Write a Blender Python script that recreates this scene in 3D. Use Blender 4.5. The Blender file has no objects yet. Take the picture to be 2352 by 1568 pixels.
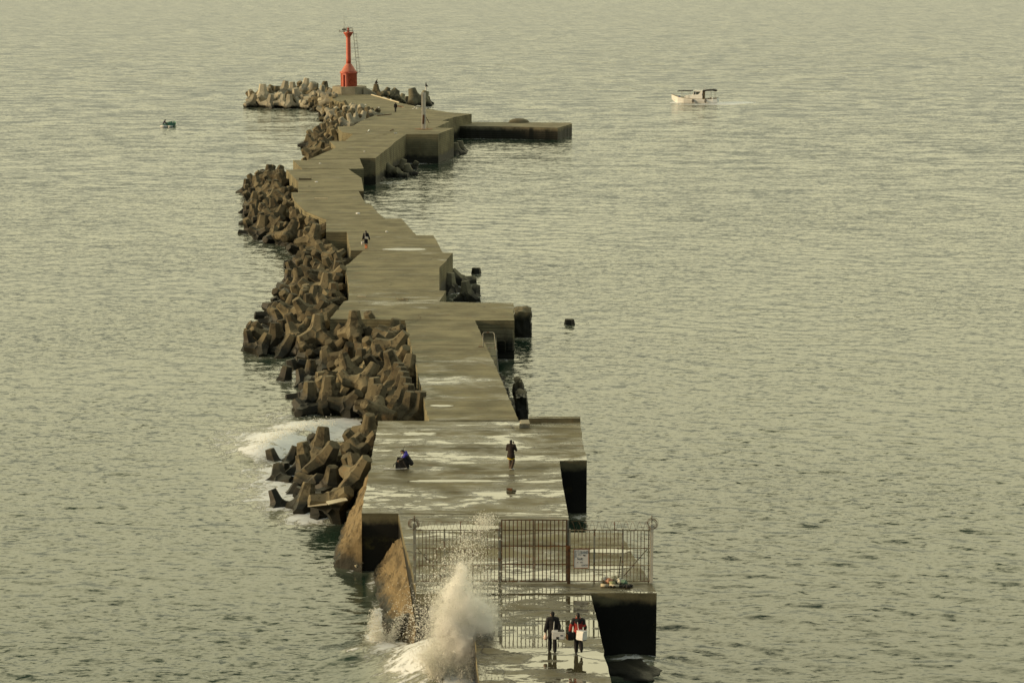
import bpy, bmesh, math, random
import numpy as np
from mathutils.geometry import tessellate_polygon
from mathutils import Vector, Matrix, Quaternion, noise as mnoise

random.seed(7)
S = bpy.context.scene
COL = S.collection
R = math.radians
# ------------------------------------------------------------------ camera
F, TH, HC = 4830.0, R(10.5), 32.8          # focal length in photo units (2352 wide), pitch, camera height above the sea
cT, sT = math.cos(TH), math.sin(TH)
cam = bpy.data.cameras.new('camera')
cam.sensor_width = 36.0
cam.lens = 36.0 * F / 2352.0
cam.clip_start, cam.clip_end = 1.0, 60000.0
cam_o = bpy.data.objects.new('camera', cam)
cam_o.location = (0, 0, HC)
cam_o.rotation_euler = (R(90) - TH, 0, 0)
COL.objects.link(cam_o)
S.camera = cam_o


def P(x, y, z=0.0):
    """point at height z that the photograph shows at x, y"""
    u, v = (x - 1176.0) / F, (784.0 - y) / F
    d = Vector((u, v * sT + cT, v * cT - sT))
    return Vector((0, 0, HC)) + d * ((z - HC) / d.z)


def topz(p, y):
    """height above p (same plan position) that shows at photo row y"""
    v = (784.0 - y) / F
    return HC + p.y * (v * cT - sT) / (cT + v * sT)


def proj(p):
    w = p.z - HC
    zc = p.y * cT - w * sT
    return 1176 + F * p.x / zc, 784 - F * (p.y * sT + w * cT) / zc


def pxm(p):
    return F / (p.y * cT - (p.z - HC) * sT)


def zd(y):
    """height of the breakwater deck along its length"""
    for (a, za), (b, zb) in (((1e9, 3.2), (600, 3.2)), ((600, 3.2), (365, 3.75)), ((365, 3.75), (300, 4.7))):
        if y >= b:
            return za if a > 1e8 else za + (zb - za) * (a - y) / (a - b)
    if y > 293:
        return 4.7
    return max(3.9, 3.9 + .8 * (y - 272) / 21)


# ------------------------------------------------------------------ material helpers
def newmat(name):
    m = bpy.data.materials.new(name)
    m.use_nodes = True
    nt = m.node_tree
    return m, nt, nt.nodes['Principled BSDF']


def N(nt, typ, **kw):
    n = nt.nodes.new(typ)
    for k, v in kw.items():
        if k.startswith('i_'):
            n.inputs[k[2:].replace('_', ' ')].default_value = v
        else:
            setattr(n, k, v)
    return n


def noise(nt, vec, scale, detail=4, rough=0.55, dist=0.0):
    n = N(nt, 'ShaderNodeTexNoise')
    n.inputs['Scale'].default_value = scale
    n.inputs['Detail'].default_value = detail
    n.inputs['Roughness'].default_value = rough
    n.inputs['Distortion'].default_value = dist
    nt.links.new(vec, n.inputs['Vector'])
    return n.outputs['Fac']


def ramp(nt, fac, a, b, lo=0.0, hi=1.0):
    n = N(nt, 'ShaderNodeMapRange')
    n.clamp = True
    n.interpolation_type = 'SMOOTHSTEP'
    for k, v in (('From Min', a), ('From Max', b), ('To Min', lo), ('To Max', hi)):
        n.inputs[k].default_value = v
    nt.links.new(fac, n.inputs['Value'])
    return n.outputs['Result']


def math_(nt, op, a, b=None):
    n = N(nt, 'ShaderNodeMath', operation=op)
    for i, v in enumerate((a, b)):
        if v is None:
            continue
        if isinstance(v, (int, float)):
            n.inputs[i].default_value = v
        else:
            nt.links.new(v, n.inputs[i])
    return n.outputs[0]


def mix(nt, fac, a, b):
    n = N(nt, 'ShaderNodeMix', data_type='RGBA')
    for i, v in ((0, fac), (6, a), (7, b)):
        if isinstance(v, (int, float)):
            n.inputs[i].default_value = v
        elif isinstance(v, tuple):
            n.inputs[i].default_value = v + (1,) if len(v) == 3 else v
        else:
            nt.links.new(v, n.inputs[i])
    return n.outputs[2]


def bump(nt, h, strength, dist):
    n = N(nt, 'ShaderNodeBump')
    n.inputs['Strength'].default_value = strength
    n.inputs['Distance'].default_value = dist
    nt.links.new(h, n.inputs['Height'])
    return n.outputs['Normal']


def simple(name, col, rough=0.7, var=0.25, scale=6.0, metal=0.0, dark=None, amount=0.0, spec=None):
    """plain paint / cloth / metal with a little wear; dark = second colour in patches"""
    m, nt, b = newmat(name)
    tc = N(nt, 'ShaderNodeTexCoord').outputs['Object']
    f = noise(nt, tc, scale, 5)
    lo = tuple(c * (1 - var) for c in col)
    hi = tuple(min(1, c * (1 + var * 0.7)) for c in col)
    c = mix(nt, ramp(nt, f, 0.3, 0.7), lo, hi)
    if dark:
        g = noise(nt, tc, scale * 0.6, 7, 0.65)
        c = mix(nt, ramp(nt, g, 0.62 - amount, 0.72 - amount), c, dark)
    nt.links.new(c, b.inputs['Base Color'])
    b.inputs['Roughness'].default_value = rough
    b.inputs['Metallic'].default_value = metal
    if spec is not None:
        b.inputs['Specular IOR Level'].default_value = spec
    return m


def concrete(name, col, tide=1.2, tide_soft=0.7, fine=True, boards=0.0, dark=(0.018, 0.019, 0.013), rnd=0.0,
             wet=None, rust=0.0, grain=1.0, lichen=False, mottle=0.0, joints=0.25):
    """weathered concrete; below `tide` metres above the sea it is black with weed; `wet`: list of (world y, wetness) for decks"""
    m, nt, b = newmat(name)
    L = nt.links
    geo = N(nt, 'ShaderNodeNewGeometry')
    pos = geo.outputs['Position']
    sep = N(nt, 'ShaderNodeSeparateXYZ')
    L.new(pos, sep.inputs[0])
    n1 = noise(nt, pos, 0.35, 5, 0.6)
    n2 = noise(nt, pos, 2.3, 6, 0.65)
    n3 = noise(nt, pos, 14.0, 4, 0.6)
    lo = tuple(c * 0.62 for c in col)
    hi = tuple(c * 1.22 for c in col)
    c = mix(nt, ramp(nt, n1, 0.3, 0.7), lo, hi)
    c = mix(nt, ramp(nt, n2, 0.5, 0.78, 0, 0.55), c, tuple(v * 0.45 for v in col))
    c = mix(nt, ramp(nt, n3, 0.35, 0.75, 0.0, 0.22), c, tuple(v * 1.6 for v in col))
    if wet:
        mps = N(nt, 'ShaderNodeMapping')
        mps.inputs['Scale'].default_value = (0.10, 0.75, 0.3)
        mps.inputs['Rotation'].default_value = (0, 0, R(4))
        L.new(pos, mps.inputs[0])
        st = noise(nt, mps.outputs[0], 1.0, 8, 0.68, 0.3)
        c = mix(nt, ramp(nt, st, 0.50, 0.68, 0, 0.62), c, tuple(v * 0.42 for v in col))
        c = mix(nt, ramp(nt, st, 0.36, 0.46, 0.45, 0), c, tuple(v * 1.5 for v in col))
    if rust:
        mp = N(nt, 'ShaderNodeMapping')
        mp.inputs['Scale'].default_value = (1.4, 1.4, 0.18)
        L.new(pos, mp.inputs[0])
        c = mix(nt, ramp(nt, noise(nt, mp.outputs[0], 1.0, 4), 0.60, 0.75, 0, rust), c, (0.20, 0.095, 0.03))
    if rnd:
        oi = N(nt, 'ShaderNodeObjectInfo')
        k = ramp(nt, oi.outputs['Random'], 0, 1, 1 - rnd, 1 + rnd)
        hs = N(nt, 'ShaderNodeHueSaturation')
        L.new(c, hs.inputs['Color'])
        L.new(k, hs.inputs['Value'])
        c = hs.outputs[0]
    # weed and water line
    edge = math_(nt, 'ADD', sep.outputs[2], math_(nt, 'MULTIPLY', math_(nt, 'SUBTRACT', n2, 0.5), 1.6 * tide_soft))
    edge = math_(nt, 'ADD', edge, math_(nt, 'MULTIPLY', math_(nt, 'SUBTRACT', n1, 0.5), 2.2 * tide_soft))
    weed = ramp(nt, edge, tide - tide_soft * 0.6, tide + tide_soft * 0.6, 1, 0)
    nz = N(nt, 'ShaderNodeSeparateXYZ')
    L.new(geo.outputs['Normal'], nz.inputs[0])
    up = ramp(nt, nz.outputs[2], 0.75, 0.95)
    c = mix(nt, weed, c, dark)
    if mottle:
        c = mix(nt, ramp(nt, noise(nt, pos, 1.1, 6, 0.7), 0.50, 0.60, 0, mottle), c, tuple(v * 0.22 for v in col))
    if lichen:
        band = math_(nt, 'MULTIPLY', ramp(nt, sep.outputs[2], 1.15, 1.3), ramp(nt, sep.outputs[2], 1.6, 2.1, 1, 0))
        lm = math_(nt, 'MULTIPLY', band, ramp(nt, noise(nt, pos, 0.45, 6, 0.7), 0.50, 0.66, 0, .7))
        c = mix(nt, lm, c, (0.17, 0.145, 0.04))
    rough = ramp(nt, weed, 0, 1, 0.9, 0.55)
    h = math_(nt, 'ADD', math_(nt, 'MULTIPLY', n2, 0.6), math_(nt, 'MULTIPLY', n3, 0.25))
    if boards:
        wv = N(nt, 'ShaderNodeTexWave', wave_type='BANDS', bands_direction='Z')
        wv.inputs['Scale'].default_value = boards
        wv.inputs['Distortion'].default_value = 1.2
        wv.inputs['Detail'].default_value = 3
        L.new(pos, wv.inputs['Vector'])
        side = ramp(nt, nz.outputs[2], 0.2, 0.5, 1, 0)
        line = math_(nt, 'MULTIPLY', ramp(nt, wv.outputs['Fac'], 0.0, 0.13, 1, 0), side)
        c = mix(nt, math_(nt, 'MULTIPLY', line, 0.6), c, tuple(v * 0.25 for v in col))
        h = math_(nt, 'SUBTRACT', h, math_(nt, 'MULTIPLY', line, 0.5))
    if wet:
        # cracks across and along the deck
        mp = N(nt, 'ShaderNodeMapping')
        mp.inputs['Scale'].default_value = (0.16, 0.30, 0.2)
        L.new(pos, mp.inputs[0])
        wob = N(nt, 'ShaderNodeTexNoise')
        wob.inputs['Scale'].default_value = 0.7
        wob.inputs['Detail'].default_value = 6
        L.new(pos, wob.inputs['Vector'])
        vm = N(nt, 'ShaderNodeVectorMath', operation='MULTIPLY_ADD')
        L.new(wob.outputs['Color'], vm.inputs[0])
        vm.inputs[1].default_value = (0.35, 0.35, 0)
        L.new(mp.outputs[0], vm.inputs[2])
        vo = N(nt, 'ShaderNodeTexVoronoi', feature='DISTANCE_TO_EDGE')
        vo.inputs['Scale'].default_value = 1.0
        L.new(vm.outputs[0], vo.inputs['Vector'])
        crack = ramp(nt, vo.outputs['Distance'], 0.003, 0.018, 1, 0)
        crack = math_(nt, 'MULTIPLY', crack, ramp(nt, noise(nt, pos, 0.12, 3), 0.48, 0.62, 0, .35 + joints * .7))
        # joints straight across
        jy = math_(nt, 'ADD', sep.outputs[1], math_(nt, 'MULTIPLY', noise(nt, pos, 0.25, 4), 0.5))
        jm = math_(nt, 'ABSOLUTE', math_(nt, 'SUBTRACT', math_(nt, 'FRACT', math_(nt, 'DIVIDE', jy, 5.3)), 0.5))
        joint = math_(nt, 'MULTIPLY', ramp(nt, jm, 0.006, 0.013, 1, 0), joints)
        crack = math_(nt, 'MULTIPLY', math_(nt, 'MAXIMUM', crack, joint), up)
        # puddles: low spots of the slab hold water, more of them where the spray reaches
        yr = ramp_y(nt, sep.outputs[1], wet)
        mp2 = N(nt, 'ShaderNodeMapping')
        mp2.inputs['Scale'].default_value = (0.5, 1.25, 1.0)
        mp2.inputs['Rotation'].default_value = (0, 0, R(3))
        L.new(pos, mp2.inputs[0])
        a = noise(nt, mp2.outputs[0], 0.38, 7, 0.60, 0.6)
        a2 = noise(nt, mp2.outputs[0], 1.6, 8, 0.72)
        lev = math_(nt, 'ADD', math_(nt, 'MULTIPLY', a, 0.6), math_(nt, 'MULTIPLY', a2, 0.4))
        lev = math_(nt, 'ADD', lev, yr)
        pud = math_(nt, 'MULTIPLY', ramp(nt, lev, 0.588, 0.632), up)
        damp = math_(nt, 'MULTIPLY', ramp(nt, lev, 0.46, 0.60), up)
        c = mix(nt, math_(nt, 'MULTIPLY', damp, 0.55), c, tuple(v * 0.4 for v in col))
        c = mix(nt, math_(nt, 'MULTIPLY', pud, 0.8), c, tuple(v * 0.30 for v in col))
        c = mix(nt, math_(nt, 'MULTIPLY', crack, 0.9), c, (0.012, 0.012, 0.008))
        rough = math_(nt, 'SUBTRACT', rough, math_(nt, 'MULTIPLY', damp, 0.50))
        rough = math_(nt, 'MAXIMUM', math_(nt, 'SUBTRACT', rough, math_(nt, 'MULTIPLY', pud, 0.60)), 0.025)
        h = math_(nt, 'MULTIPLY', h, math_(nt, 'SUBTRACT', 1.0, math_(nt, 'MULTIPLY', pud, 0.985)))
        h = math_(nt, 'SUBTRACT', h, math_(nt, 'MULTIPLY', crack, 0.6))
        L.new(ramp(nt, pud, 0, 1, 0.35, 1.0), b.inputs['Specular IOR Level'])
    else:
        b.inputs['Specular IOR Level'].default_value = 0.3
    L.new(c, b.inputs['Base Color'])
    L.new(rough, b.inputs['Roughness'])
    L.new(bump(nt, h, 0.55 * grain, 0.06), b.inputs['Normal'])
    return m


def ramp_y(nt, y, stops):
    lo, hi = stops[0][0], stops[-1][0]
    t = N(nt, 'ShaderNodeMapRange')
    t.inputs['From Min'].default_value = lo
    t.inputs['From Max'].default_value = hi
    nt.links.new(y, t.inputs['Value'])
    cr = N(nt, 'ShaderNodeValToRGB')
    el = cr.color_ramp.elements
    for i, (p, v) in enumerate(stops):
        e = el[i] if i < 2 else el.new(0.5)
        e.position = (p - lo) / (hi - lo)
        e.color = (v, v, v, 1)
    nt.links.new(t.outputs['Result'], cr.inputs['Fac'])
    return math_(nt, 'SUBTRACT', cr.outputs['Color'], 0.5)


# ------------------------------------------------------------------ mesh helpers
def tag(o, label=None, cat=None, group=None, kind=None):
    for k, v in (('label', label), ('category', cat), ('group', group), ('kind', kind)):
        if v:
            o[k] = v
    return o


def thing(name, label, cat, loc=(0, 0, 0), rz=0.0, group=None):
    o = bpy.data.objects.new(name, None)
    COL.objects.link(o)
    o.location = loc
    o.rotation_euler = (0, 0, rz)
    o.empty_display_size = 0.2
    return tag(o, label, cat, group)


def link(name, me, mat, parent=None, smooth=False):
    o = bpy.data.objects.new(name, me)
    COL.objects.link(o)
    if mat is not None:
        for m in (mat if isinstance(mat, (list, tuple)) else (mat,)):
            me.materials.append(m)
    if smooth:
        me.polygons.foreach_set('use_smooth', [True] * len(me.polygons))
    o.parent = parent
    return o


def obj(name, bm, mat, parent=None, smooth=False, bevel=0.0):
    if bevel:
        eds = [e for e in bm.edges if len(e.link_faces) == 2 and e.calc_face_angle(0) > 0.6]
        if eds:
            bmesh.ops.bevel(bm, geom=eds, offset=bevel, segments=2, affect='EDGES', clamp_overlap=True)
    bmesh.ops.recalc_face_normals(bm, faces=bm.faces)
    me = bpy.data.meshes.new(name)
    bm.to_mesh(me)
    bm.free()
    return link(name, me, mat, parent, smooth)


def B():
    return bmesh.new()


def box(bm, c, s, rot=None):
    M = Matrix.Translation(Vector(c))
    if rot is not None:
        M = M @ rot.to_4x4()
    M = M @ Matrix.Diagonal((s[0], s[1], s[2], 1))
    bmesh.ops.create_cube(bm, size=1.0, matrix=M)
    return bm


def cyl(bm, a, b, r0, r1=None, seg=12):
    a, b = Vector(a), Vector(b)
    d = b - a
    M = Matrix.Translation((a + b) / 2) @ d.to_track_quat('Z', 'Y').to_matrix().to_4x4()
    bmesh.ops.create_cone(bm, cap_ends=True, segments=seg, radius1=r0, radius2=r0 if r1 is None else r1, depth=d.length, matrix=M)
    return bm


def ball(bm, c, r, s=(1, 1, 1), seg=12, ring=8):
    M = Matrix.Translation(Vector(c)) @ Matrix.Diagonal((s[0], s[1], s[2], 1))
    bmesh.ops.create_uvsphere(bm, u_segments=seg, v_segments=ring, radius=r, matrix=M)
    return bm


def tube(bm, pts, r, seg=6, closed=False):
    pts = [Vector(p) for p in pts]
    rings = []
    n = len(pts)
    for i, p in enumerate(pts):
        a = pts[(i - 1) % n] if (closed or i > 0) else p
        c = pts[(i + 1) % n] if (closed or i < n - 1) else p
        q = (c - a).to_track_quat('Z', 'Y')
        rings.append([bm.verts.new(p + q @ Vector((r * math.cos(2 * math.pi * k / seg), r * math.sin(2 * math.pi * k / seg), 0))) for k in range(seg)])
    for i in range(n if closed else n - 1):
        A, C = rings[i], rings[(i + 1) % n]
        for k in range(seg):
            bm.faces.new((A[k], A[(k + 1) % seg], C[(k + 1) % seg], C[k]))
    if not closed:
        bm.faces.new(rings[0][::-1])
        bm.faces.new(rings[-1])
    return bm


def lathe(bm, prof, seg=32, c=(0, 0)):
    rings = []
    for r, z in prof:
        rings.append([bm.verts.new((c[0] + r * math.cos(2 * math.pi * k / seg), c[1] + r * math.sin(2 * math.pi * k / seg), z)) for k in range(seg)])
    for A, C in zip(rings, rings[1:]):
        for k in range(seg):
            bm.faces.new((A[k], A[(k + 1) % seg], C[(k + 1) % seg], C[k]))
    bm.faces.new(rings[0][::-1])
    bm.faces.new(rings[-1])
    return bm


def prism(bm, top, zb, batter=0.0):
    """block with the outline `top` (3-D points) and walls down to zb"""
    t = [bm.verts.new(p) for p in top]
    d = [bm.verts.new((p[0], p[1], zb)) for p in top]
    n = len(t)
    for tri in tessellate_polygon([[Vector((p[0], p[1], 0)) for p in top]]):
        bm.faces.new([t[i] for i in tri])
    for i in range(n):
        bm.faces.new((t[i], t[(i + 1) % n], d[(i + 1) % n], d[i]))
    return bm


def fine_outline(pts, step, jit, rough=()):
    """split the edges into steps and knock the edge about a little (edges listed in `rough` only)"""
    out = []
    n = len(pts)
    for i in range(n):
        a, b = pts[i], pts[(i + 1) % n]
        out.append(a)
        if i in rough:
            k = max(1, int((b - a).length / step))
            nrm = Vector((-(b - a).y, (b - a).x, 0)).normalized()
            for j in range(1, k):
                p = a.lerp(b, j / k)
                w = mnoise.noise(Vector((p.x * 0.9, p.y * 0.9, 3.3))) * jit + random.uniform(-jit, jit) * 0.35
                out.append(p + nrm * w + Vector((0, 0, -abs(w) * 0.25)))
    return out


def raw_mesh(name, v, f):
    k = f.shape[1]
    me = bpy.data.meshes.new(name)
    me.vertices.add(len(v))
    me.vertices.foreach_set('co', np.ascontiguousarray(v, np.float32).ravel())
    me.loops.add(f.size)
    me.loops.foreach_set('vertex_index', f.ravel().astype(np.int32))
    me.polygons.add(len(f))
    me.polygons.foreach_set('loop_start', np.arange(0, f.size, k, dtype=np.int32))
    me.polygons.foreach_set('loop_total', np.full(len(f), k, np.int32))
    me.update(calc_edges=True)
    return me


_b = bmesh.new()
bmesh.ops.create_icosphere(_b, subdivisions=2, radius=1.0)
SPH_V = np.array([tuple(v.co) for v in _b.verts])
SPH_F = np.array([[v.index for v in f.verts] for f in _b.faces])
_b.free()


def remesh(name, parts, voxel, mat, parent, smooth_it=2):
    """one continuous skin over a set of tapered limbs: parts = (p0, r0, p1, r1[, (sx, sy, sz)])"""
    cs, rs, ss = [], [], []
    for pt in parts:
        p0, r0, p1, r1 = Vector(pt[0]), pt[1], Vector(pt[2]), pt[3]
        sc = pt[4] if len(pt) > 4 else (1, 1, 1)
        n = max(2, int((p1 - p0).length / max(0.008, min(r0, r1) * 0.45)) + 1)
        for i in range(n):
            t = i / (n - 1)
            cs.append(tuple(p0.lerp(p1, t)))
            rs.append(r0 + (r1 - r0) * t)
            ss.append(sc)
    cs, rs, ss = np.array(cs), np.array(rs), np.array(ss)
    v = (cs[:, None, :] + SPH_V[None] * rs[:, None, None] * ss[:, None, :]).reshape(-1, 3).astype(np.float32)
    f = (SPH_F[None] + (np.arange(len(cs)) * len(SPH_V))[:, None, None]).reshape(-1, 3)
    me = raw_mesh(name, v, f)
    tmp = bpy.data.objects.new('tmp', me)
    COL.objects.link(tmp)
    rm = tmp.modifiers.new('r', 'REMESH')
    rm.mode = 'VOXEL'
    rm.voxel_size = voxel
    sm = tmp.modifiers.new('s', 'SMOOTH')
    sm.iterations = smooth_it
    sm.factor = 0.5
    dg = bpy.context.evaluated_depsgraph_get()
    out = bpy.data.meshes.new_from_object(tmp.evaluated_get(dg))
    bpy.data.objects.remove(tmp)
    bpy.data.meshes.remove(me)
    out.name = name
    return link(name, out, mat, parent, True)
# ------------------------------------------------------------------ light
SUN_AZ, SUN_EL = R(-98), R(11)              # the sun stands low on the left
sd = Vector((math.sin(SUN_AZ) * math.cos(SUN_EL), math.cos(SUN_AZ) * math.cos(SUN_EL), math.sin(SUN_EL)))
sun = bpy.data.lights.new('sun', 'SUN')
sun.energy = 3.5
sun.angle = R(10)
sun.color = (1.0, 0.74, 0.43)
so = bpy.data.objects.new('sun', sun)
so.rotation_euler = sd.to_track_quat('Z', 'Y').to_euler()
so.location = (-200, 100, 120)
COL.objects.link(so)
W = bpy.data.worlds.new('World')
S.world = W
W.use_nodes = True
nt = W.node_tree
bg = nt.nodes['Background']
sky = N(nt, 'ShaderNodeTexSky', sky_type='NISHITA')
sky.sun_disc = False
sky.sun_elevation = SUN_EL
sky.sun_rotation = SUN_AZ
sky.dust_density = 6.0
sky.air_density = 1.3
sky.ozone_density = 1.0
# a thin veil of warm evening cloud, brightest low over the open sea, dull grey behind the viewer
gen = N(nt, 'ShaderNodeTexCoord').outputs['Generated']
sp = N(nt, 'ShaderNodeSeparateXYZ')
nt.links.new(gen, sp.inputs[0])
front = ramp(nt, sp.outputs[1], -0.45, 0.75)
low = math_(nt, 'MULTIPLY', ramp(nt, sp.outputs[2], 0.40, 0.74, 1.0, 0.0), ramp(nt, sp.outputs[2], 0.03, 0.34, 0.06, 1.0))
veil = mix(nt, front, (2.9, 3.2, 3.1), (22.0, 20.4, 12.6))
veil2 = mix(nt, low, (2.6, 2.7, 2.2), veil)
cl = N(nt, 'ShaderNodeMix', data_type='RGBA')
cl.inputs[0].default_value = 0.9
tint = N(nt, 'ShaderNodeMix', data_type='RGBA', blend_type='MULTIPLY')
tint.inputs[0].default_value = 1.0
nt.links.new(sky.outputs[0], tint.inputs[6])
tint.inputs[7].default_value = (1.0, 0.93, 0.74, 1)
nt.links.new(tint.outputs[2], cl.inputs[6])
nt.links.new(veil2, cl.inputs[7])
nt.links.new(cl.outputs[2], bg.inputs['Color'])
bg.inputs['Strength'].default_value = 0.12
S.view_settings.view_transform = 'Standard'
S.view_settings.look = 'None'
S.view_settings.exposure = 0.0
S.view_settings.gamma = 1.0
S.cycles.max_bounces = 22
S.cycles.diffuse_bounces = 5
S.cycles.glossy_bounces = 3
S.cycles.volume_bounces = 20
S.cycles.volume_step_rate = 1.0
S.cycles.transparent_max_bounces = 6
S.cycles.caustics_reflective = False
S.cycles.caustics_refractive = False
S.cycles.sample_clamp_indirect = 6.0

# ------------------------------------------------------------------ the headland the photograph is taken from
def build_hill():
    nx, ny = 60, 40
    g = np.zeros((nx, ny, 3))
    for i in range(nx):
        for j in range(ny):
            x = -95 + 330 * i / (nx - 1)
            t = j / (ny - 1)
            y = -3 - 170 * t
            side = min(1.0, (i + 1) / 9, (nx - i) / 9)
            n = mnoise.fractal(Vector((x * .02, y * .02, 0)), 1, 2, 4)
            z = side * (28.5 + (t * 170) ** .8 * .35 + 5 * n * min(1, t * 4)) - 3
            g[i, j] = (x, y, min(z, 29.5) if t < .04 else z)
        g[i, 0] = (g[i, 0, 0], 4 + 3 * mnoise.noise(Vector((i * .3, 0, 0))), -3)
    idx = np.arange(nx * ny).reshape(nx, ny)
    f = np.stack([idx[:-1, :-1], idx[1:, :-1], idx[1:, 1:], idx[:-1, 1:]], -1).reshape(-1, 4)
    m = simple('hillside_scrub', (.030, .038, .018), .95, .5, .15)
    tag(link('hillside', raw_mesh('hillside', g.reshape(-1, 3), f), m, None, True), 'dark scrub covered headland under the viewpoint', None, None, 'structure')


build_hill()

# ------------------------------------------------------------------ the sea
# foam patches: centre and half-size as the photograph shows them on the water, strength
FOAM = [(640, 1020, 62, 30, 1.25, -25), (700, 985, 80, 16, 1.2, -12), (785, 972, 70, 13, 1.15, 0), (600, 1045, 46, 20, 1.15, -20), (560, 1010, 100, 50, .62, 0), (620, 960, 90, 30, .5, 0),
        (650, 1090, 70, 30, .92, 0), (640, 1140, 70, 34, .88, 0), (700, 1190, 80, 20, .95, 0), (595, 1100, 80, 80, .6, 0),
        (800, 1000, 60, 22, 1.1, 0), (760, 990, 70, 18, 1.15, 0), (690, 1105, 60, 20, 1.1, 0), (690, 1162, 70, 16, 1.1, 0), (640, 1125, 50, 12, 1.05, 0), (700, 1060, 60, 20, .9, 0),
        (840, 1302, 40, 8, .7, 0), (800, 1296, 40, 8, .6, 0), (858, 1330, 14, 40, .7, 0), (865, 1440, 22, 70, .95, 0), (890, 1500, 60, 20, .9, -10),
        (960, 1470, 70, 22, .85, -20), (1045, 1492, 80, 46, 1.6, 0), (1065, 1550, 50, 70, 1.35, 0), (980, 1512, 110, 40, 1.05, -14), (1000, 1470, 70, 20, 1.5, -10), (960, 1550, 90, 30, .7, -10), (820, 1510, 40, 8, .75, 0), (900, 1540, 120, 14, .42, 0),
        (690, 600, 30, 12, .75, 0), (670, 580, 20, 8, .6, 0), (700, 590, 30, 10, .7, 0), (655, 620, 25, 25, .4, 0),
        (890, 300, 40, 6, .3, 0), (955, 372, 45, 7, .75, 0), (900, 420, 60, 7, .55, 0), (1040, 668, 50, 10, .75, 0), (1065, 655, 40, 12, .6, 0),
        (1450, 1522, 60, 12, .85, 8), (1480, 1545, 40, 18, .7, 0), (1420, 1560, 40, 14, .4, 0), (1340, 1186, 50, 10, .6, 0), (1205, 776, 35, 7, .6, 0), (1150, 822, 40, 10, .6, 0), (1170, 860, 20, 40, .35, 0),
        (735, 260, 30, 4, .7, 0), (960, 247, 50, 5, .7, 0), (640, 250, 80, 4, .45, 0), (1015, 262, 40, 4, .4, 0), (560, 480, 14, 60, .42, 0), (600, 552, 50, 6, .45, 0), (640, 690, 16, 50, .38, 0), (580, 822, 70, 6, .5, 0), (680, 850, 30, 30, .5, 0), (670, 930, 20, 40, .55, 0),
        (1690, 236, 55, 2.2, 1.5, 0), (1660, 239, 40, 2.2, 1.6, 0), (1600, 240, 66, 1.4, 1.1, 0), (1552, 236, 18, 1.6, 1.3, 0), (1050, 368, 60, 6, .35, 0), (1100, 319, 100, 2, .4, 0), (1200, 321, 90, 2, .4, 0), (700, 345, 12, 30, .45, 0), (1315, 770, 14, 2, .4, 0)]
# swells that heave against the works: photo position, radius in m, height in m
HEAVE = [(1050, 1500, 2.6, .95), (1000, 1490, 2.6, .55), (1030, 1540, 4.0, .55), (640, 1022, 2.2, .5), (700, 990, 2.2, .35), (600, 1045, 1.6, .35), (880, 1480, 1.6, .15), (820, 1512, 1.3, .35), (1450, 1540, 2.0, .3)]


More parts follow.
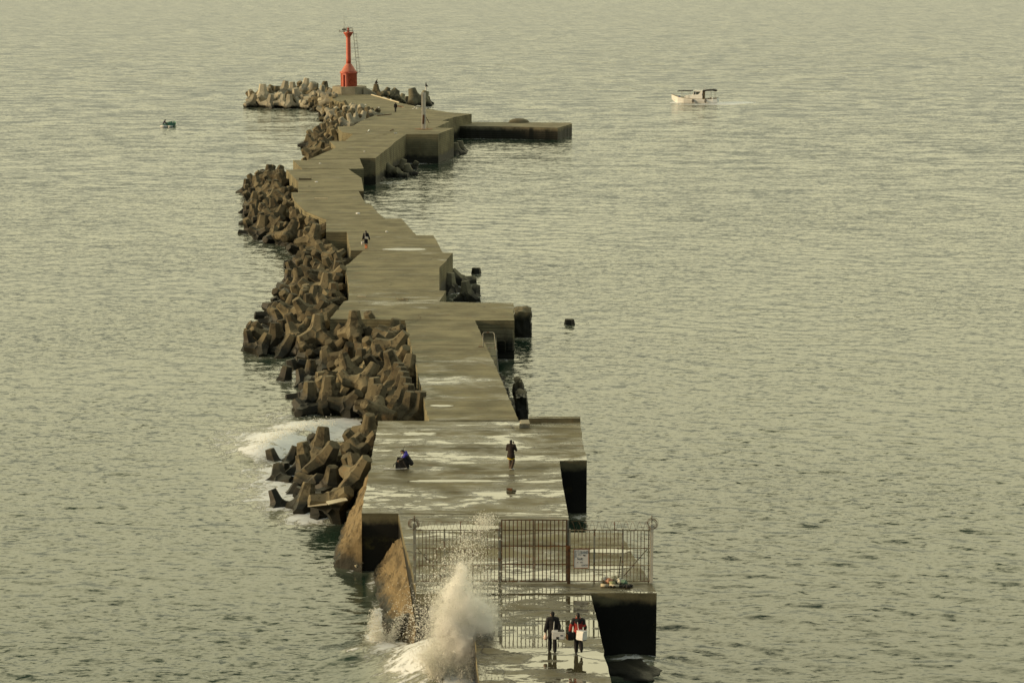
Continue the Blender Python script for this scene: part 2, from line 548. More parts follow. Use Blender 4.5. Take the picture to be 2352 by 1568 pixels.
def build_sea():
    rng = np.random.default_rng(5)
    d = [24.0]
    while d[-1] < 420:
        d.append(d[-1] + max(0.27, min(0.62, d[-1] * 0.0019)) if d[-1] > 70 else d[-1] + 2.0)
    while d[-1] < 30000:
        d.append(d[-1] * 1.0042 if d[-1] < 2200 else d[-1] * 1.08)
    d = np.array(d)
    fine = np.arange(-0.30, 0.3001, 0.0021)
    side = 0.30 + np.cumsum(np.linspace(0.01, 0.11, 18))
    th = np.concatenate([-side[::-1], fine, side])
    D, T = np.meshgrid(d, th, indexing='ij')
    X, Y = D * np.sin(T), D * np.cos(T)
    sp = np.gradient(d)[:, None]
    Z = np.zeros_like(X)
    DX = np.zeros_like(X)
    DY = np.zeros_like(X)
    n = 64
    lam = np.exp(rng.uniform(math.log(0.8), math.log(4.2), n))
    ang = rng.normal(0, 0.55, n) + R(-97)
    ph = rng.uniform(0, 6.28, n)
    for l, a, p in zip(lam, ang, ph):
        k = 2 * math.pi / l
        amp = SEA_SLOPE * math.sqrt(2.0 / n) / k * (1.1 if l < 2.0 else 0.66)
        fade = np.clip((l / (sp * 2.4) - 0.6) / 1.0, 0, 1)
        f = k * (X * math.cos(a) + Y * math.sin(a)) + p
        Z += amp * fade * np.cos(f)
        DX -= 0.75 * amp * fade * math.cos(a) * np.sin(f)
        DY -= 0.75 * amp * fade * math.sin(a) * np.sin(f)
    # gusts: the chop is higher in some patches than in others
    g = np.ones_like(X)
    for l, a, p in zip((90, 61, 140, 45, 230), (0.4, 2.0, 1.1, 2.9, 1.6), (1, 2, 3, 4, 5)):
        g += 0.13 * np.cos(2 * math.pi / l * (X * math.cos(a) + Y * math.sin(a)) + p)
    Z *= g
    foam = np.zeros_like(X)
    for cx, cy, rx, ry, s, rot in FOAM:
        zz = 1.2 if 940 < cx < 1100 and cy > 1440 else 0.0
        c, ex, ey = P(cx, cy, zz), P(cx + rx, cy, zz), P(cx, cy - ry, zz)
        wx, wy = (ex - c).length, max(0.4, (ey - c).length)
        cr, sr = math.cos(R(-rot) * 1.6), math.sin(R(-rot) * 1.6)
        u, v = X - c.x, Y - c.y
        q = ((u * cr + v * sr) / wx) ** 2 + ((-u * sr + v * cr) / wy) ** 2
        foam = np.maximum(foam, s * np.exp(-q * 0.9)) + 0.12 * s * np.exp(-q * 0.5)
    for o, _ in tetras:
        if o.location.z < .75 * o.scale[0]:
            a, b_ = o.location.x, o.location.y
            m0 = (np.abs(X - a) < 7) & (np.abs(Y - b_) < 9)
            q = ((X[m0] - a) / 2.1) ** 2 + ((Y[m0] - b_) / 2.6) ** 2
            foam[m0] = np.maximum(foam[m0], .50 * np.exp(-q * .6))
    for a, b_ in WASH:
        A, C = P(*a), P(*b_)
        dx, dy = C.x - A.x, C.y - A.y
        t = np.clip(((X - A.x) * dx + (Y - A.y) * dy) / (dx * dx + dy * dy), 0, 1)
        q = (X - A.x - t * dx) ** 2 + (Y - A.y - t * dy) ** 2
        foam = np.maximum(foam, .42 * np.exp(-q / 1.6))
    for cx, cy, r, h in HEAVE:
        c = P(cx, cy, 1.2 if 940 < cx < 1100 and cy > 1440 else 0)
        Z += h * np.exp(-(((X - c.x) / r) ** 2 + ((Y - c.y) / (r * 1.3)) ** 2))
    X, Y = X + DX, Y + DY
    m, k = X.shape
    co = np.stack([X, Y, Z], -1).reshape(-1, 3).astype(np.float32)
    idx = np.arange(m * k).reshape(m, k)
    q = np.stack([idx[:-1, :-1], idx[:-1, 1:], idx[1:, 1:], idx[1:, :-1]], -1).reshape(-1, 4)
    me = bpy.data.meshes.new('sea')
    me.vertices.add(len(co))
    me.vertices.foreach_set('co', co.ravel())
    me.loops.add(q.size)
    me.loops.foreach_set('vertex_index', q.ravel().astype(np.int32))
    me.polygons.add(len(q))
    me.polygons.foreach_set('loop_start', np.arange(0, q.size, 4, dtype=np.int32))
    me.polygons.foreach_set('loop_total', np.full(len(q), 4, np.int32))
    me.update(calc_edges=True)
    at = me.attributes.new('foam', 'FLOAT', 'POINT')
    at.data.foreach_set('value', foam.ravel().astype(np.float32))
    m_, nt, b = newmat('sea_water')
    L = nt.links
    pos = N(nt, 'ShaderNodeNewGeometry').outputs['Position']
    fa = N(nt, 'ShaderNodeAttribute', attribute_name='foam').outputs['Fac']
    ys = N(nt, 'ShaderNodeSeparateXYZ')
    L.new(pos, ys.inputs[0])
    far = ramp(nt, ys.outputs[1], 120, 700)

    def vscale(v, f):
        n = N(nt, 'ShaderNodeVectorMath', operation='SCALE')
        L.new(v, n.inputs[0])
        L.new(f, n.inputs['Scale'])
        return n.outputs[0]

    def slopes(scale, sx, detail, rough, amp, rot):
        mp = N(nt, 'ShaderNodeMapping')
        mp.inputs['Scale'].default_value = (sx, 1.0, 1.0)
        mp.inputs['Rotation'].default_value = (0, 0, R(rot))
        L.new(pos, mp.inputs[0])
        t = N(nt, 'ShaderNodeTexNoise')
        t.inputs['Scale'].default_value = scale
        t.inputs['Detail'].default_value = detail
        t.inputs['Roughness'].default_value = rough
        t.inputs['Distortion'].default_value = 0.3
        L.new(mp.outputs[0], t.inputs['Vector'])
        v = N(nt, 'ShaderNodeVectorMath', operation='SUBTRACT')
        L.new(t.outputs['Color'], v.inputs[0])
        v.inputs[1].default_value = (.5, .5, .5)
        w = N(nt, 'ShaderNodeVectorMath', operation='MULTIPLY')
        L.new(v.outputs[0], w.inputs[0])
        w.inputs[1].default_value = (amp * .6, amp, 0)
        # few steep faces among many gentle ones
        ln = N(nt, 'ShaderNodeVectorMath', operation='LENGTH')
        L.new(v.outputs[0], ln.inputs[0])
        return vscale(w.outputs[0], math_(nt, 'ADD', math_(nt, 'MULTIPLY', math_(nt, 'POWER', ln.outputs['Value'], 1.5), 13.0), 0.40))

    def vadd(a, c):
        n = N(nt, 'ShaderNodeVectorMath', operation='ADD')
        L.new(a, n.inputs[0])
        L.new(c, n.inputs[1])
        return n.outputs[0]
    gust = ramp(nt, noise(nt, pos, 0.022, 4, .6, .5), .32, .68, .65, 1.35)
    near_s = vscale(slopes(3.2, 0.42, 6, 0.68, SEA_BUMP, 7), gust)
    far_s = vscale(slopes(0.34, 0.42, 8, 0.80, SEA_BUMP * 3.0, -5), far)
    nrm = vadd(vadd(N(nt, 'ShaderNodeNewGeometry').outputs['Normal'], near_s), far_s)
    nn = N(nt, 'ShaderNodeVectorMath', operation='NORMALIZE')
    L.new(nrm, nn.inputs[0])
    n1 = noise(nt, pos, 0.8, 8, 0.66, 1.6)
    n2 = noise(nt, pos, 4.0, 5, 0.6, 0.6)
    fm = math_(nt, 'ADD', fa, math_(nt, 'MULTIPLY', math_(nt, 'SUBTRACT', n1, .5), 2.5))
    fm = math_(nt, 'ADD', fm, math_(nt, 'MULTIPLY', math_(nt, 'SUBTRACT', n2, .5), .9))
    fmask = math_(nt, 'MULTIPLY', ramp(nt, fm, 0.54, 0.98), ramp(nt, fa, .08, .25))
    milky = ramp(nt, fa, 0.10, 0.9, 0.0, 0.75)
    body = mix(nt, milky, (0.020, 0.042, 0.028), (0.38, 0.38, 0.29))
    c = mix(nt, fmask, body, (0.83, 0.87, 0.90))
    L.new(c, b.inputs['Base Color'])
    L.new(ramp(nt, fmask, 0, 1, 0.13, 0.8), b.inputs['Roughness'])
    b.inputs['IOR'].default_value = 1.34
    b.inputs['Specular IOR Level'].default_value = 0.45
    bn = N(nt, 'ShaderNodeBump')
    bn.inputs['Strength'].default_value = .6
    bn.inputs['Distance'].default_value = .12
    L.new(fmask, bn.inputs['Height'])
    L.new(nn.outputs[0], bn.inputs['Normal'])
    L.new(bn.outputs[0], b.inputs['Normal'])
    o = link('sea', me, m_, None, True)
    tag(o, 'rippled grey green sea', None, None, 'structure')
    return o


WASH = [((1189, 778), (1220, 776)), ((1140, 816), (1186, 816)), ((1143, 858), (1200, 966)), ((1290, 1184), (1348, 1182)), ((1375, 1508), (1508, 1508)), ((862, 420), (945, 385)), ((940, 362), (1042, 362)), ((1070, 320), (1281, 321)),
        ((1281, 321), (1315, 309)), ((763, 1300), (830, 1310)), ((866, 1380), (895, 1465)), ((1040, 650), (1010, 690)), ((1085, 1470), (1096, 1568)), ((955, 1470), (1085, 1480))]
SEA_SLOPE, SEA_BUMP = 0.066, 0.95

# ------------------------------------------------------------------ the breakwater
WET = [(60, .64), (86, .63), (95, .605), (99, .56), (101, .52), (104, .52), (107, .585), (110, .565), (114, .60), (118, .575), (123, .59), (130, .575), (133, .50), (134, .46), (138, .475), (141, .51), (144, .535), (148, .48), (152, .52), (156, .44), (161, .42), (172, .43), (178, .50), (184, .43), (330, .43), (340, .57), (352, .55), (356, .42), (480, .38)]
M_deck = concrete('deck_concrete', (0.212, 0.193, 0.114), tide=1.3, boards=1.1, wet=WET, rust=0.35)
M_face = concrete('weedy_concrete', (0.172, 0.156, 0.090), tide=2.75, tide_soft=0.35, wet=WET, rust=0.4, dark=(.010, .010, .008), lichen=True, joints=.95)
pier = thing('breakwater', 'long concrete breakwater zigzagging from the bottom of the photo to the red lighthouse', 'breakwater', P(1150, 1080, 0))


def dk(x, y, dz=0.0):
    return P(x, y, zd(y) + dz)


def section(pts, mat, dz=0.0, rough=(), name='deck_section', zb=-3.0):
    t = [dk(x, y, dz) for x, y in pts]
    bm = prism(B(), fine_outline(t, 0.7, 0.07, rough), zb)
    o = obj(name, bm, mat, None)
    o.parent = pier
    o.matrix_parent_inverse = Matrix.Translation(-pier.location)
    return o


# walkway in front of the fence, continued towards the shore below the frame
wl0, wl1 = dk(1084, 1366), dk(1100.5, 1568)
wr0, wr1 = dk(1357, 1361.5), dk(1405, 1568)
dl, dr = (wl1 - wl0), (wr1 - wr0)
t = [wl0, wl1, wl1 + dl * 1.6, wr1 + dr * 1.6, wr1, wr0]
t = [p + Vector((0, 0, -0.05)) for p in t]
o = obj('deck_section', prism(B(), fine_outline(t, 0.7, 0.06, (0, 4)), -3), M_face)
o.parent = pier
o.matrix_parent_inverse = Matrix.Translation(-pier.location)
# fence platform and the long puddled platform (one level)
section([(955.5, 1362.5), (1508.5, 1361), (1498.5, 1342), (1432, 1238), (1427, 1222), (1306, 1222), (1305.5, 1183), (915, 1180), (928.5, 1242), (954, 1336)], M_face, 0.0, (0, 2))
section([(868, 966), (846, 1098), (831, 1178), (915, 1178.6), (1305, 1181.5), (1291.7, 1110), (1285, 1057.5), (1348, 1057), (1338, 1011), (1333.5, 967)], M_face, 0.012, (0, 1, 6, 7, 8))
section([(985, 964.5), (1191, 964.5), (1144.6, 855.7), (1108, 775), (1091, 736), (929.7, 736), (945.6, 799.5)], M_deck, 0.0, (1, 2, 3, 5, 6))
section([(757.5, 732), (929.7, 734.8), (1091, 735.5), (1180.8, 735.5), (1179.3, 696), (1009, 693), (800, 690), (790, 692), (768, 719)], M_deck, 0.014, (0, 2, 3, 8))
section([(800, 689.5), (1009, 692.5), (1024.7, 668), (1009, 667), (1009, 615.6), (1040.2, 581), (1018.7, 580), (834.3, 575.6), (806, 601), (790, 613), (797.7, 635), (801, 664.5)], M_deck, 0.0, (4, 8, 10))
section([(805.5, 575), (834.3, 575), (1017.5, 579.6), (995.5, 540.6), (956, 540), (922, 502), (884.4, 502), (749, 504.8), (749, 532.5), (796.5, 532.5)], M_deck, 0.01, (2, 4))
section([(749, 504.4), (884, 501.6), (871, 491), (849, 468), (840, 468), (823.3, 439), (669.5, 442), (677, 462), (701, 485)], M_deck, 0.0, (1, 2))
section([(685, 441), (823.3, 438.6), (835.5, 438.6), (830.5, 409), (800, 388.4), (657.3, 389.7), (685, 418)], M_deck, 0.014)
section([(694, 388), (800, 388), (835.3, 387), (825.7, 363.4), (706, 368.4), (673, 367.8)], M_deck, 0.0)
section([(706, 368), (825.7, 363), (862.4, 363), (900, 334), (905, 328), (933, 308.6), (811, 308.6), (793, 324), (757, 324), (772, 339), (761, 344)], M_deck, 0.01)
section([(811, 308), (933, 308), (1006.5, 308), (1042, 294.4), (1000.4, 293.7), (775.7, 291), (785.5, 303.5)], M_deck, 0.0)
section([(775.7, 290.7), (1000.4, 293.4), (1032, 279), (1015, 278), (868.5, 273), (829.4, 278.3), (810, 290)], M_deck, 0.012)
section([(829.4, 278), (868.5, 272.7), (1015, 277.7), (1044, 269), (1083.4, 262), (1030, 258), (981, 250), (917, 236), (854, 218), (790, 214), (745, 216), (772, 232), (820, 246), (868, 262)], M_deck, 0.0)

# low kerb on the far side of the puddled platform, with a broken end
def child_of_pier(o):
    o.parent = pier
    o.matrix_parent_inverse = Matrix.Translation(-pier.location)
    return o


a, b2 = dk(1215, 968), dk(1333, 968.4)
bm = B()
z0 = a.z
prism(bm, [Vector((p.x, p.y, z0 + .22)) for p in fine_outline([a, b2, b2 + Vector((0, .55, 0)), a + Vector((0, .55, 0))], .5, .05, (0, 2))], z0 + .013)
child_of_pier(obj('kerb', bm, M_deck))
# ------------------------------------------------------------------ tetrapods
AX = [Vector((0, 0, 1))] + [Vector((math.sin(R(109.47)) * math.cos(R(a)), math.sin(R(109.47)) * math.sin(R(a)), math.cos(R(109.47)))) for a in (0, 120, 240)]


def tetra_mesh(name, R0=0.66, Rt=0.40, Ln=1.62, sides=6, seed=0):
    """four blunt tapered legs growing out of one body; faceted by `sides`"""
    bm = B()
    nphi = 24
    k = (R0 - Rt) / Ln
    for i, A in enumerate(AX):
        e1 = (AX[(i + 1) % 4] - A * A.dot(AX[(i + 1) % 4])).normalized()
        e2 = A.cross(e1)
        rings = []
        for j in range(nphi):
            ph = 2 * math.pi * j / nphi
            c = 1.0
            if sides:
                w = 2 * math.pi / sides
                a = (ph + w / 2) % w - w / 2
                c = 0.95 / math.cos(a) * 0.96 + 0.05
            pr = (ph + math.pi / 3) % (2 * math.pi / 3) - math.pi / 3
            tb = math.atan(1.41421 / math.cos(pr))
            pts = [(c * (Rt - 0.06), Ln), (c * (Rt - 0.015), Ln - 0.015), (c * Rt, Ln - 0.06)]
            t0 = math.atan2(c * Rt, Ln - 0.06)
            for s in (0.18, 0.38, 0.58, 0.76, 0.9, 1.0):
                th = t0 + (tb - t0) * s
                r = c * R0 / (math.sin(th) + c * k * math.cos(th))
                r *= 1 + 0.20 * (s ** 4)
                pts.append((r * math.sin(th), r * math.cos(th)))
            rings.append([bm.verts.new(A * z + (e1 * math.cos(ph) + e2 * math.sin(ph)) * q) for q, z in pts])
        cap = bm.verts.new(A * Ln)
        for j in range(nphi):
            a, b = rings[j], rings[(j + 1) % nphi]
            bm.faces.new((cap, a[0], b[0]))
            for q in range(len(a) - 1):
                bm.faces.new((a[q], a[q + 1], b[q + 1], b[q]))
    bmesh.ops.remove_doubles(bm, verts=bm.verts, dist=0.02)
    for v in bm.verts:
        n = mnoise.noise(v.co * 1.3 + Vector((seed * 7.1, 0, 0)))
        v.co += v.co.normalized() * n * 0.03
        v.co *= 1 + 0.012 * mnoise.noise(v.co * 5 + Vector((0, seed, 0)))
    bmesh.ops.recalc_face_normals(bm, faces=bm.faces)
    me = bpy.data.meshes.new(name)
    bm.to_mesh(me)
    bm.free()
    me.polygons.foreach_set('use_smooth', [True] * len(me.polygons))
    me.set_sharp_from_angle(angle=R(19))
    return me


M_tet = concrete('tetrapod_concrete', (0.146, 0.125, 0.075), tide=1.1, tide_soft=0.8, rnd=0.35, rust=0.3, grain=1.2, mottle=.75)
M_tetfar = concrete('dry_tetrapod_concrete', (0.40, 0.375, 0.285), tide=0.5, tide_soft=0.6, rnd=0.2, rust=0.15, grain=0.8)
M_tetwet = concrete('weedy_tetrapod_concrete', (0.20, 0.19, 0.13), tide=.8, tide_soft=0.8, rnd=0.25)
T6 = [tetra_mesh('tetrapod', seed=s) for s in (1, 2, 3)]
T8 = [tetra_mesh('tetrapod', 0.60, 0.36, 1.62, 6, 4), tetra_mesh('tetrapod', 0.64, 0.40, 1.58, 8, 5)]
TR = [tetra_mesh('tetrapod', 0.74, 0.50, 1.5, 0, 6)]
TW = [m.copy() for m in T6]
TF = [m.copy() for m in T6 + T8 + TR]
TD = [m.copy() for m in TR]
for ms, mt in ((T6 + T8, M_tet), (TF, M_tetfar), (TD, M_tetwet), (TR, M_tet), (TW, M_tetwet)):
    for m in ms:
        m.materials.append(mt)
tetras = []       # (object, pile)


def tetra(p, meshes, s=1.0, leg=None, yaw=None, pile='', z=None):
    o = bpy.data.objects.new('tetrapod', random.choice(meshes))
    COL.objects.link(o)
    yaw = random.uniform(0, 6.28) if yaw is None else yaw
    q = Quaternion((0, 0, 1), yaw)
    if leg is None:
        r = random.random()
        tilt = abs(random.gauss(0, 0.4)) if r < 0.3 else random.uniform(0.4, 1.3)
        leg = Quaternion((math.cos(random.uniform(0, 6.28)), math.sin(random.uniform(0, 6.28)), 0), tilt) @ Vector((0, 0, 1))
    q = Vector((0, 0, 1)).rotation_difference(Vector(leg).normalized()) @ q
    o.rotation_mode = 'QUATERNION'
    o.rotation_quaternion = q
    o.location = p
    o.scale = (s, s, s)
    tetras.append([o, pile])
    return o


def seg_dist(p, poly):
    best = 1e9
    for a, b in zip(poly, poly[1:]):
        d = b - a
        t = max(0, min(1, (p - a).dot(d) / max(1e-6, d.dot(d))))
        best = min(best, (p - a - d * t).length)
    return best


def inside(p, poly):
    c = False
    n = len(poly)
    for i in range(n):
        a, b = poly[i], poly[i - 1]
        if (a.y > p.y) != (b.y > p.y) and p.x < (b.x - a.x) * (p.y - a.y) / (b.y - a.y) + a.x:
            c = not c
    return c


M_gap_shade = concrete('rubble', (0.022, 0.02, 0.014), tide=0.2, tide_soft=0.6)  # filler bed: near-black colour paints the shade in the gaps between tetrapods


def pile(tagname, outer, inner, zi, zo, spacing, meshes, size, fixed=(), power=0.9, lift=0.0, bed=True):
    """heap of tetrapods between a water line (outer) and the wall it leans on (inner)"""
    O = [P(x, y, 0.0) for x, y in outer]
    I = [P(x, y, zi) for x, y in inner]
    o2, i2 = [v.to_2d() for v in O], [v.to_2d() for v in I]
    poly = o2 + i2[::-1]
    x0, x1 = min(v.x for v in poly), max(v.x for v in poly)
    y0, y1 = min(v.y for v in poly), max(v.y for v in poly)

    def surf(p):
        a, b = seg_dist(p, o2), seg_dist(p, i2)
        return zo + (zi - zo) * (a / max(1e-4, a + b)) ** power
    pts = []
    for f in fixed:
        x, y, z, s, leg, yaw = f
        p = P(x, y, z)
        tetra(p, meshes, s * size, leg, yaw, tagname)
        pts.append(p.to_2d())
    tries = 0
    while tries < 6000:
        tries += 1
        p = Vector((random.uniform(x0, x1), random.uniform(y0, y1)))
        if not inside(p, poly) or seg_dist(p, o2) < 0.25 * size or seg_dist(p, i2) < 0.75 * size:
            continue
        if any((p - q).length < spacing for q in pts):
            continue
        pts.append(p)
        tetra(Vector((p.x, p.y, surf(p) - 0.25 * size + random.uniform(-.4, .3) + lift)), meshes, size * random.uniform(.92, 1.08), None, None, tagname)
    if bed:
        bm = B()
        st = 1.0
        vs = {}
        nx, ny = int((x1 - x0) / st) + 3, int((y1 - y0) / st) + 3

        def gv(i, j):
            if (i, j) not in vs:
                p = Vector((x0 + (i - 1) * st, y0 + (j - 1) * st))
                vs[(i, j)] = bm.verts.new((p.x, p.y, surf(p) - 1.25 * size + 0.5 * mnoise.noise(Vector((p.x * .8, p.y * .8, 1)))))
            return vs[(i, j)]
        for i in range(nx):
            for j in range(ny):
                c = Vector((x0 + (i - .5) * st, y0 + (j - .5) * st))
                if inside(c, poly):
                    bm.faces.new((gv(i, j), gv(i + 1, j), gv(i + 1, j + 1), gv(i, j + 1)))
        if len(bm.faces):
            tag(obj('rubble_gap_shade', bm, M_gap_shade, None, True), 'rubble filler bed coloured near black as shade between the tetrapods', None, None, 'structure')
        else:
            bm.free()


U = (0, 0, 1)
ALL = T6 + T6 + T8
pile('the foaming gap beside the crouching person',
     [(842, 1012), (790, 1012), (722, 1020), (692, 1058), (600, 1084), (640, 1107), (690, 1112), (690, 1137), (632, 1170), (680, 1186), (735, 1206), (795, 1172)],
     [(862, 1010), (850, 1080), (832, 1150)], 2.0, -0.1, 1.5, ALL, .86,
     [(738, 1030, .9, 1.05, (.1, .1, 1), .3), (705, 1068, .5, 1.1, (-.2, .1, 1), 1.2), (797, 1040, 1.3, 1.1, (.7, .2, .8), .5), (846, 992, 1.7, 1.0, (.1, -.3, 1), .4),
      (745, 1062, 1.3, 1.15, (.5, -.4, .9), 2.0), (700, 1160, .2, 1.0, (.2, .2, 1), .4), (768, 1155, 1.1, 1.1, (.6, -.5, .6), 1.4), (820, 1098, 2.1, 1.1, (.5, -.3, 1), 2.2), (640, 1163, -.1, .8, (-.4, .2, 1), 0), (655, 1100, -.55, .8, U, 1), (668, 1062, 0, .8, (.3, .3, 1), .3),
      (612, 1082, -.75, .9, (.2, .1, 1), .3), (632, 1072, -.4, .9, (-.3, .1, 1), 1.3), (668, 1150, -.5, .85, (.4, .2, 1), 2.3), (702, 1194, -.6, .9, (.3, 0, 1), .9), (735, 1196, -.3, .95, (-.2, .2, 1), .2)])
for i, yy in enumerate((952, 934, 918, 904, 893, 884)):
    for k in (0, 1):
        p = P(938 + 22 * k - i * 5.5, yy, 1.9 + .12 * i)
        tetra(p, T6, 1.0, (.12, .05, 1), 2.1, 'the corner behind the puddled platform')
pile('the widest heap left of the narrow walkway',
     [(640, 735), (612, 752), (556, 800), (562, 812), (619, 820), (682, 825), (700, 862), (688, 890), (688, 948), (710, 957), (783, 957), (832, 963)],
     [(762, 736), (929, 739), (945, 800), (962, 868), (900, 880), (880, 964)], 2.75, 0.1, 1.42, ALL, .86,
     [(815, 757, 2.75, 1.15, U, .5), (729, 768, 1.9, 1.2, (.05, .1, 1), 1.5), (632, 782, .7, 1.1, U, .2), (655, 812, .1, 1.2, (.4, .1, .9), 2.5), (692, 806, .4, 1.0, U, 1.0),
      (862, 918, 1.7, 1.15, (-.05, .1, 1), 2.1), (870, 934, 1.5, 1.15, (-.05, .1, 1), 2.1), (878, 950, 1.2, 1.15, (-.05, .1, 1), 2.1), (838, 880, 1.9, 1.2, (.5, .3, .9), .8), (800, 858, 1.7, 1.15, (-.3, .2, 1), .1),
      (756, 912, .9, 1.15, U, .4), (712, 925, .4, 1.15, U, 1.9), (740, 893, .7, 1.0, (.5, .2, 1), .8), (905, 800, 2.6, 1.15, (.6, -.1, .8), 1), (905, 848, 2.4, 1.1, (-.3, -.1, 1), 1), (575, 795, .2, 1.0, (-.2, 0, 1), 0), (797, 822, 1.7, 1.1, (.2, -.6, .9), .9),
      (800, 935, .6, 1.15, (.5, -.4, .7), 1.1), (940, 905, 2.0, 1.0, (.3, .3, 1), 2)])
for x, y, z, s in ((652, 884, -.45, .95), (676, 868, -.75, .95), (680, 842, -1.0, .8), (693, 968, -1.05, .9)):
    tetra(P(x, y, z), T6, s, (random.uniform(-.2, .2), .1, 1), None, 'open water left of the widest heap')
pile('the curved deck behind the widest heap',
     [(672, 577), (692, 600), (668, 628), (655, 655), (644, 676), (640, 700), (616, 734)],
     [(752, 556), (800, 598), (794, 618), (799, 664), (768, 718), (760, 735)], 2.7, 0.15, 1.5, ALL, .90,
     [(748, 668, 2.3, 1.15, (.1, .1, 1), .3), (690, 650, 1.0, 1.1, (-.2, .1, 1), 1), (770, 640, 2.4, 1.1, (.5, -.4, .7), 1), (722, 700, 1.7, 1.2, (.1, .2, 1), .7), (664, 712, .6, 1.1, (.3, 0, 1), 2)])
pile('the high wall along the middle bend',
     [(612, 398), (584, 418), (562, 440), (570, 470), (562, 498), (572, 520), (566, 540), (595, 553), (632, 562), (672, 577)],
     [(657, 394), (671, 440), (680, 470), (703, 492), (749, 513), (752, 556)], 2.7, 0.15, 1.6, ALL, .94,
     [(617, 405, 1.2, 1.15, (.05, .1, 1), 1), (590, 430, .6, 1.1, (-.1, .1, 1), 1), (602, 533, .4, 1.3, (.1, .2, 1), .4), (664, 540, 1.6, 1.2, (.4, .2, .9), .4), (720, 552, 2.2, 1.2, (.2, 0, 1), 1.0), (612, 440, 1.0, 1.1, (.3, -.2, 1), .1)])
tetra(P(534, 487, -1.15), T6, .9, U, 1, 'open water left of the middle bend')
pile('the pale notch below the steel post',
     [(748, 292), (730, 305), (700, 332), (712, 350), (720, 366)],
     [(828, 277), (776, 290), (808, 300), (786, 306), (758, 325), (766, 342), (712, 366)], 3.4, 0.3, 2.0, T6 + T8, 1.0, power=.7)
pile('the narrow boulder strip below the lighthouse deck',
     [(700, 249), (735, 260), (740, 274), (752, 288)],
     [(770, 222), (790, 238), (846, 256), (874, 262), (866, 270), (829, 277), (790, 287)], 3.6, 0.4, 1.8, TF, 1.05, power=.6)
pile('the lighthouse',
     [(612, 226), (572, 240), (590, 246), (662, 250), (700, 249), (742, 259)],
     [(600, 207), (650, 203), (700, 200), (745, 203), (768, 213), (766, 232)], 3.3, 0.5, 1.75, TF, 1.2, power=.7, lift=.3,
     fixed=[(604, 222, 2.1, 1.4, U, .4), (636, 222, 2.0, 1.15, U, .8), (672, 212, 2.9, 1.15, U, 1.3), (700, 204, 3.6, 1.2, (.2, .1, 1), .3), (652, 210, 3.0, 1.2, (.2, .1, 1), 2), (747, 209, 3.0, 1.1, U, .1),
            (715, 213, 2.8, 1.3, (.3, -.2, 1), 1), (577, 238, .7, 1.1, (.4, 0, 1), 0), (682, 229, 1.5, 1.3, (-.1, -.2, 1), .7), (620, 238, .9, 1.1, (.2, -.2, 1), 1), (650, 236, 1.0, 1.2, (-.3, -.3, 1), 2)])
# loose ones along the right-hand side: rounder, darker, half sunk
side = [(866, 410, .2, .95, (-.1, 0, 1), TD), (887, 420, -.6, .7, U, TD), (900, 396, .7, 1.0, (-.6, .1, .8), TD), (918, 406, .1, .95, (-.5, -.1, .9), TD), (938, 398, .3, .95, (-.15, -.1, 1), TD), (924, 386, .6, .9, (.2, 0, 1), TD),
        (950, 387, .1, .8, (.5, 0, 1), TD), (880, 411, -.4, .75, (.8, 0, .5), TD), (867, 425, -1.2, .8, U, TD)]
for x, y, z, s, leg, ms in side:
    tetra(P(x, y, z), ms, s, leg, None, 'the sheer wall right of the middle bend')
for x, y, z, s, leg in ((1047, 352, .2, 1.15, (-.1, 0, 1)), (1058, 346, .2, 1.1, (-.1, 0, 1)), (1066, 348, -.9, .8, U), (1027, 355, -.7, 1.0, U), (1043, 361, -1.2, .8, U), (1035, 352, -1.2, .9, U)):
    tetra(P(x, y, z), TD, s, leg, None, 'the corner under the steel post')
for x, y, z, s, leg in ((1033, 664, .3, 1.0, (.05, 0, 1)), (1058, 652, .0, 1.05, (-.7, 0, 1)), (1094, 650, -1.0, 1.0, U), (1074, 681, .35, .95, (-.15, 0, 1)), (1088, 687, -.35, .9, (.2, .3, 1))):
    tetra(P(x, y, z), TW, s, leg, None, 'the cross platform, right side')
tetra(P(1308, 771, -1.05), TW, .95, U, .3, 'open sea right of the cross platform')
for x, y, z, s, leg in ((864, 213, 3.0, 1.2, U), (886, 215, 2.6, 1.0, (.4, .2, .8)), (900, 217, 2.4, 1.1, (.6, .2, .8)), (911, 221, 2.2, .9, (.2, .2, 1)), (922, 230, 1.0, 1.0, (.3, .3, 1)), (935, 233, .5, .8, U), (952, 228, 1.6, 1.7, (-.25, .1, 1)), (972, 231, 1.2, 1.5, (.3, .2, 1)), (982, 236, .3, 1.0, U), (963, 240, .2, 1.0, U), (945, 238, .0, .9, U)):
    tetra(P(x, y, z), TD if z < 2.7 else T6, s * .95, leg, None, 'the back edge of the lighthouse deck')

build_sea()
# ------------------------------------------------------------------ other built things
M_red = simple('red_paint', (0.66, 0.15, 0.09), 0.55, 0.12, 1.2, dark=(0.33, 0.05, 0.03), amount=0.06)
M_redpale = simple('faded_red_paint', (0.62, 0.20, 0.13), 0.65, 0.2, 1.5)
M_reddark = simple('door_red_paint', (0.30, 0.045, 0.03), 0.6, 0.15, 2)
M_steel = simple('grey_steel', (0.10, 0.10, 0.085), 0.5, 0.3, 4, 0.3)
M_iron = simple('rusty_iron', (0.085, 0.045, 0.022), 0.8, 0.35, 5, 0.0, (0.17, 0.065, 0.02), 0.12)
M_galv = simple('galvanised_paint', (0.30, 0.30, 0.25), 0.55, 0.2, 5, 0.0, (0.20, 0.085, 0.03), 0.10)
M_bars = simple('weathered_bar_paint', (0.30, 0.26, 0.16), 0.7, 0.3, 4, 0.0, (0.11, 0.045, 0.018), 0.16)
M_whitep = simple('white_paint', (0.72, 0.70, 0.60), 0.5, 0.08, 3, 0.0, (0.45, 0.28, 0.12), 0.0)
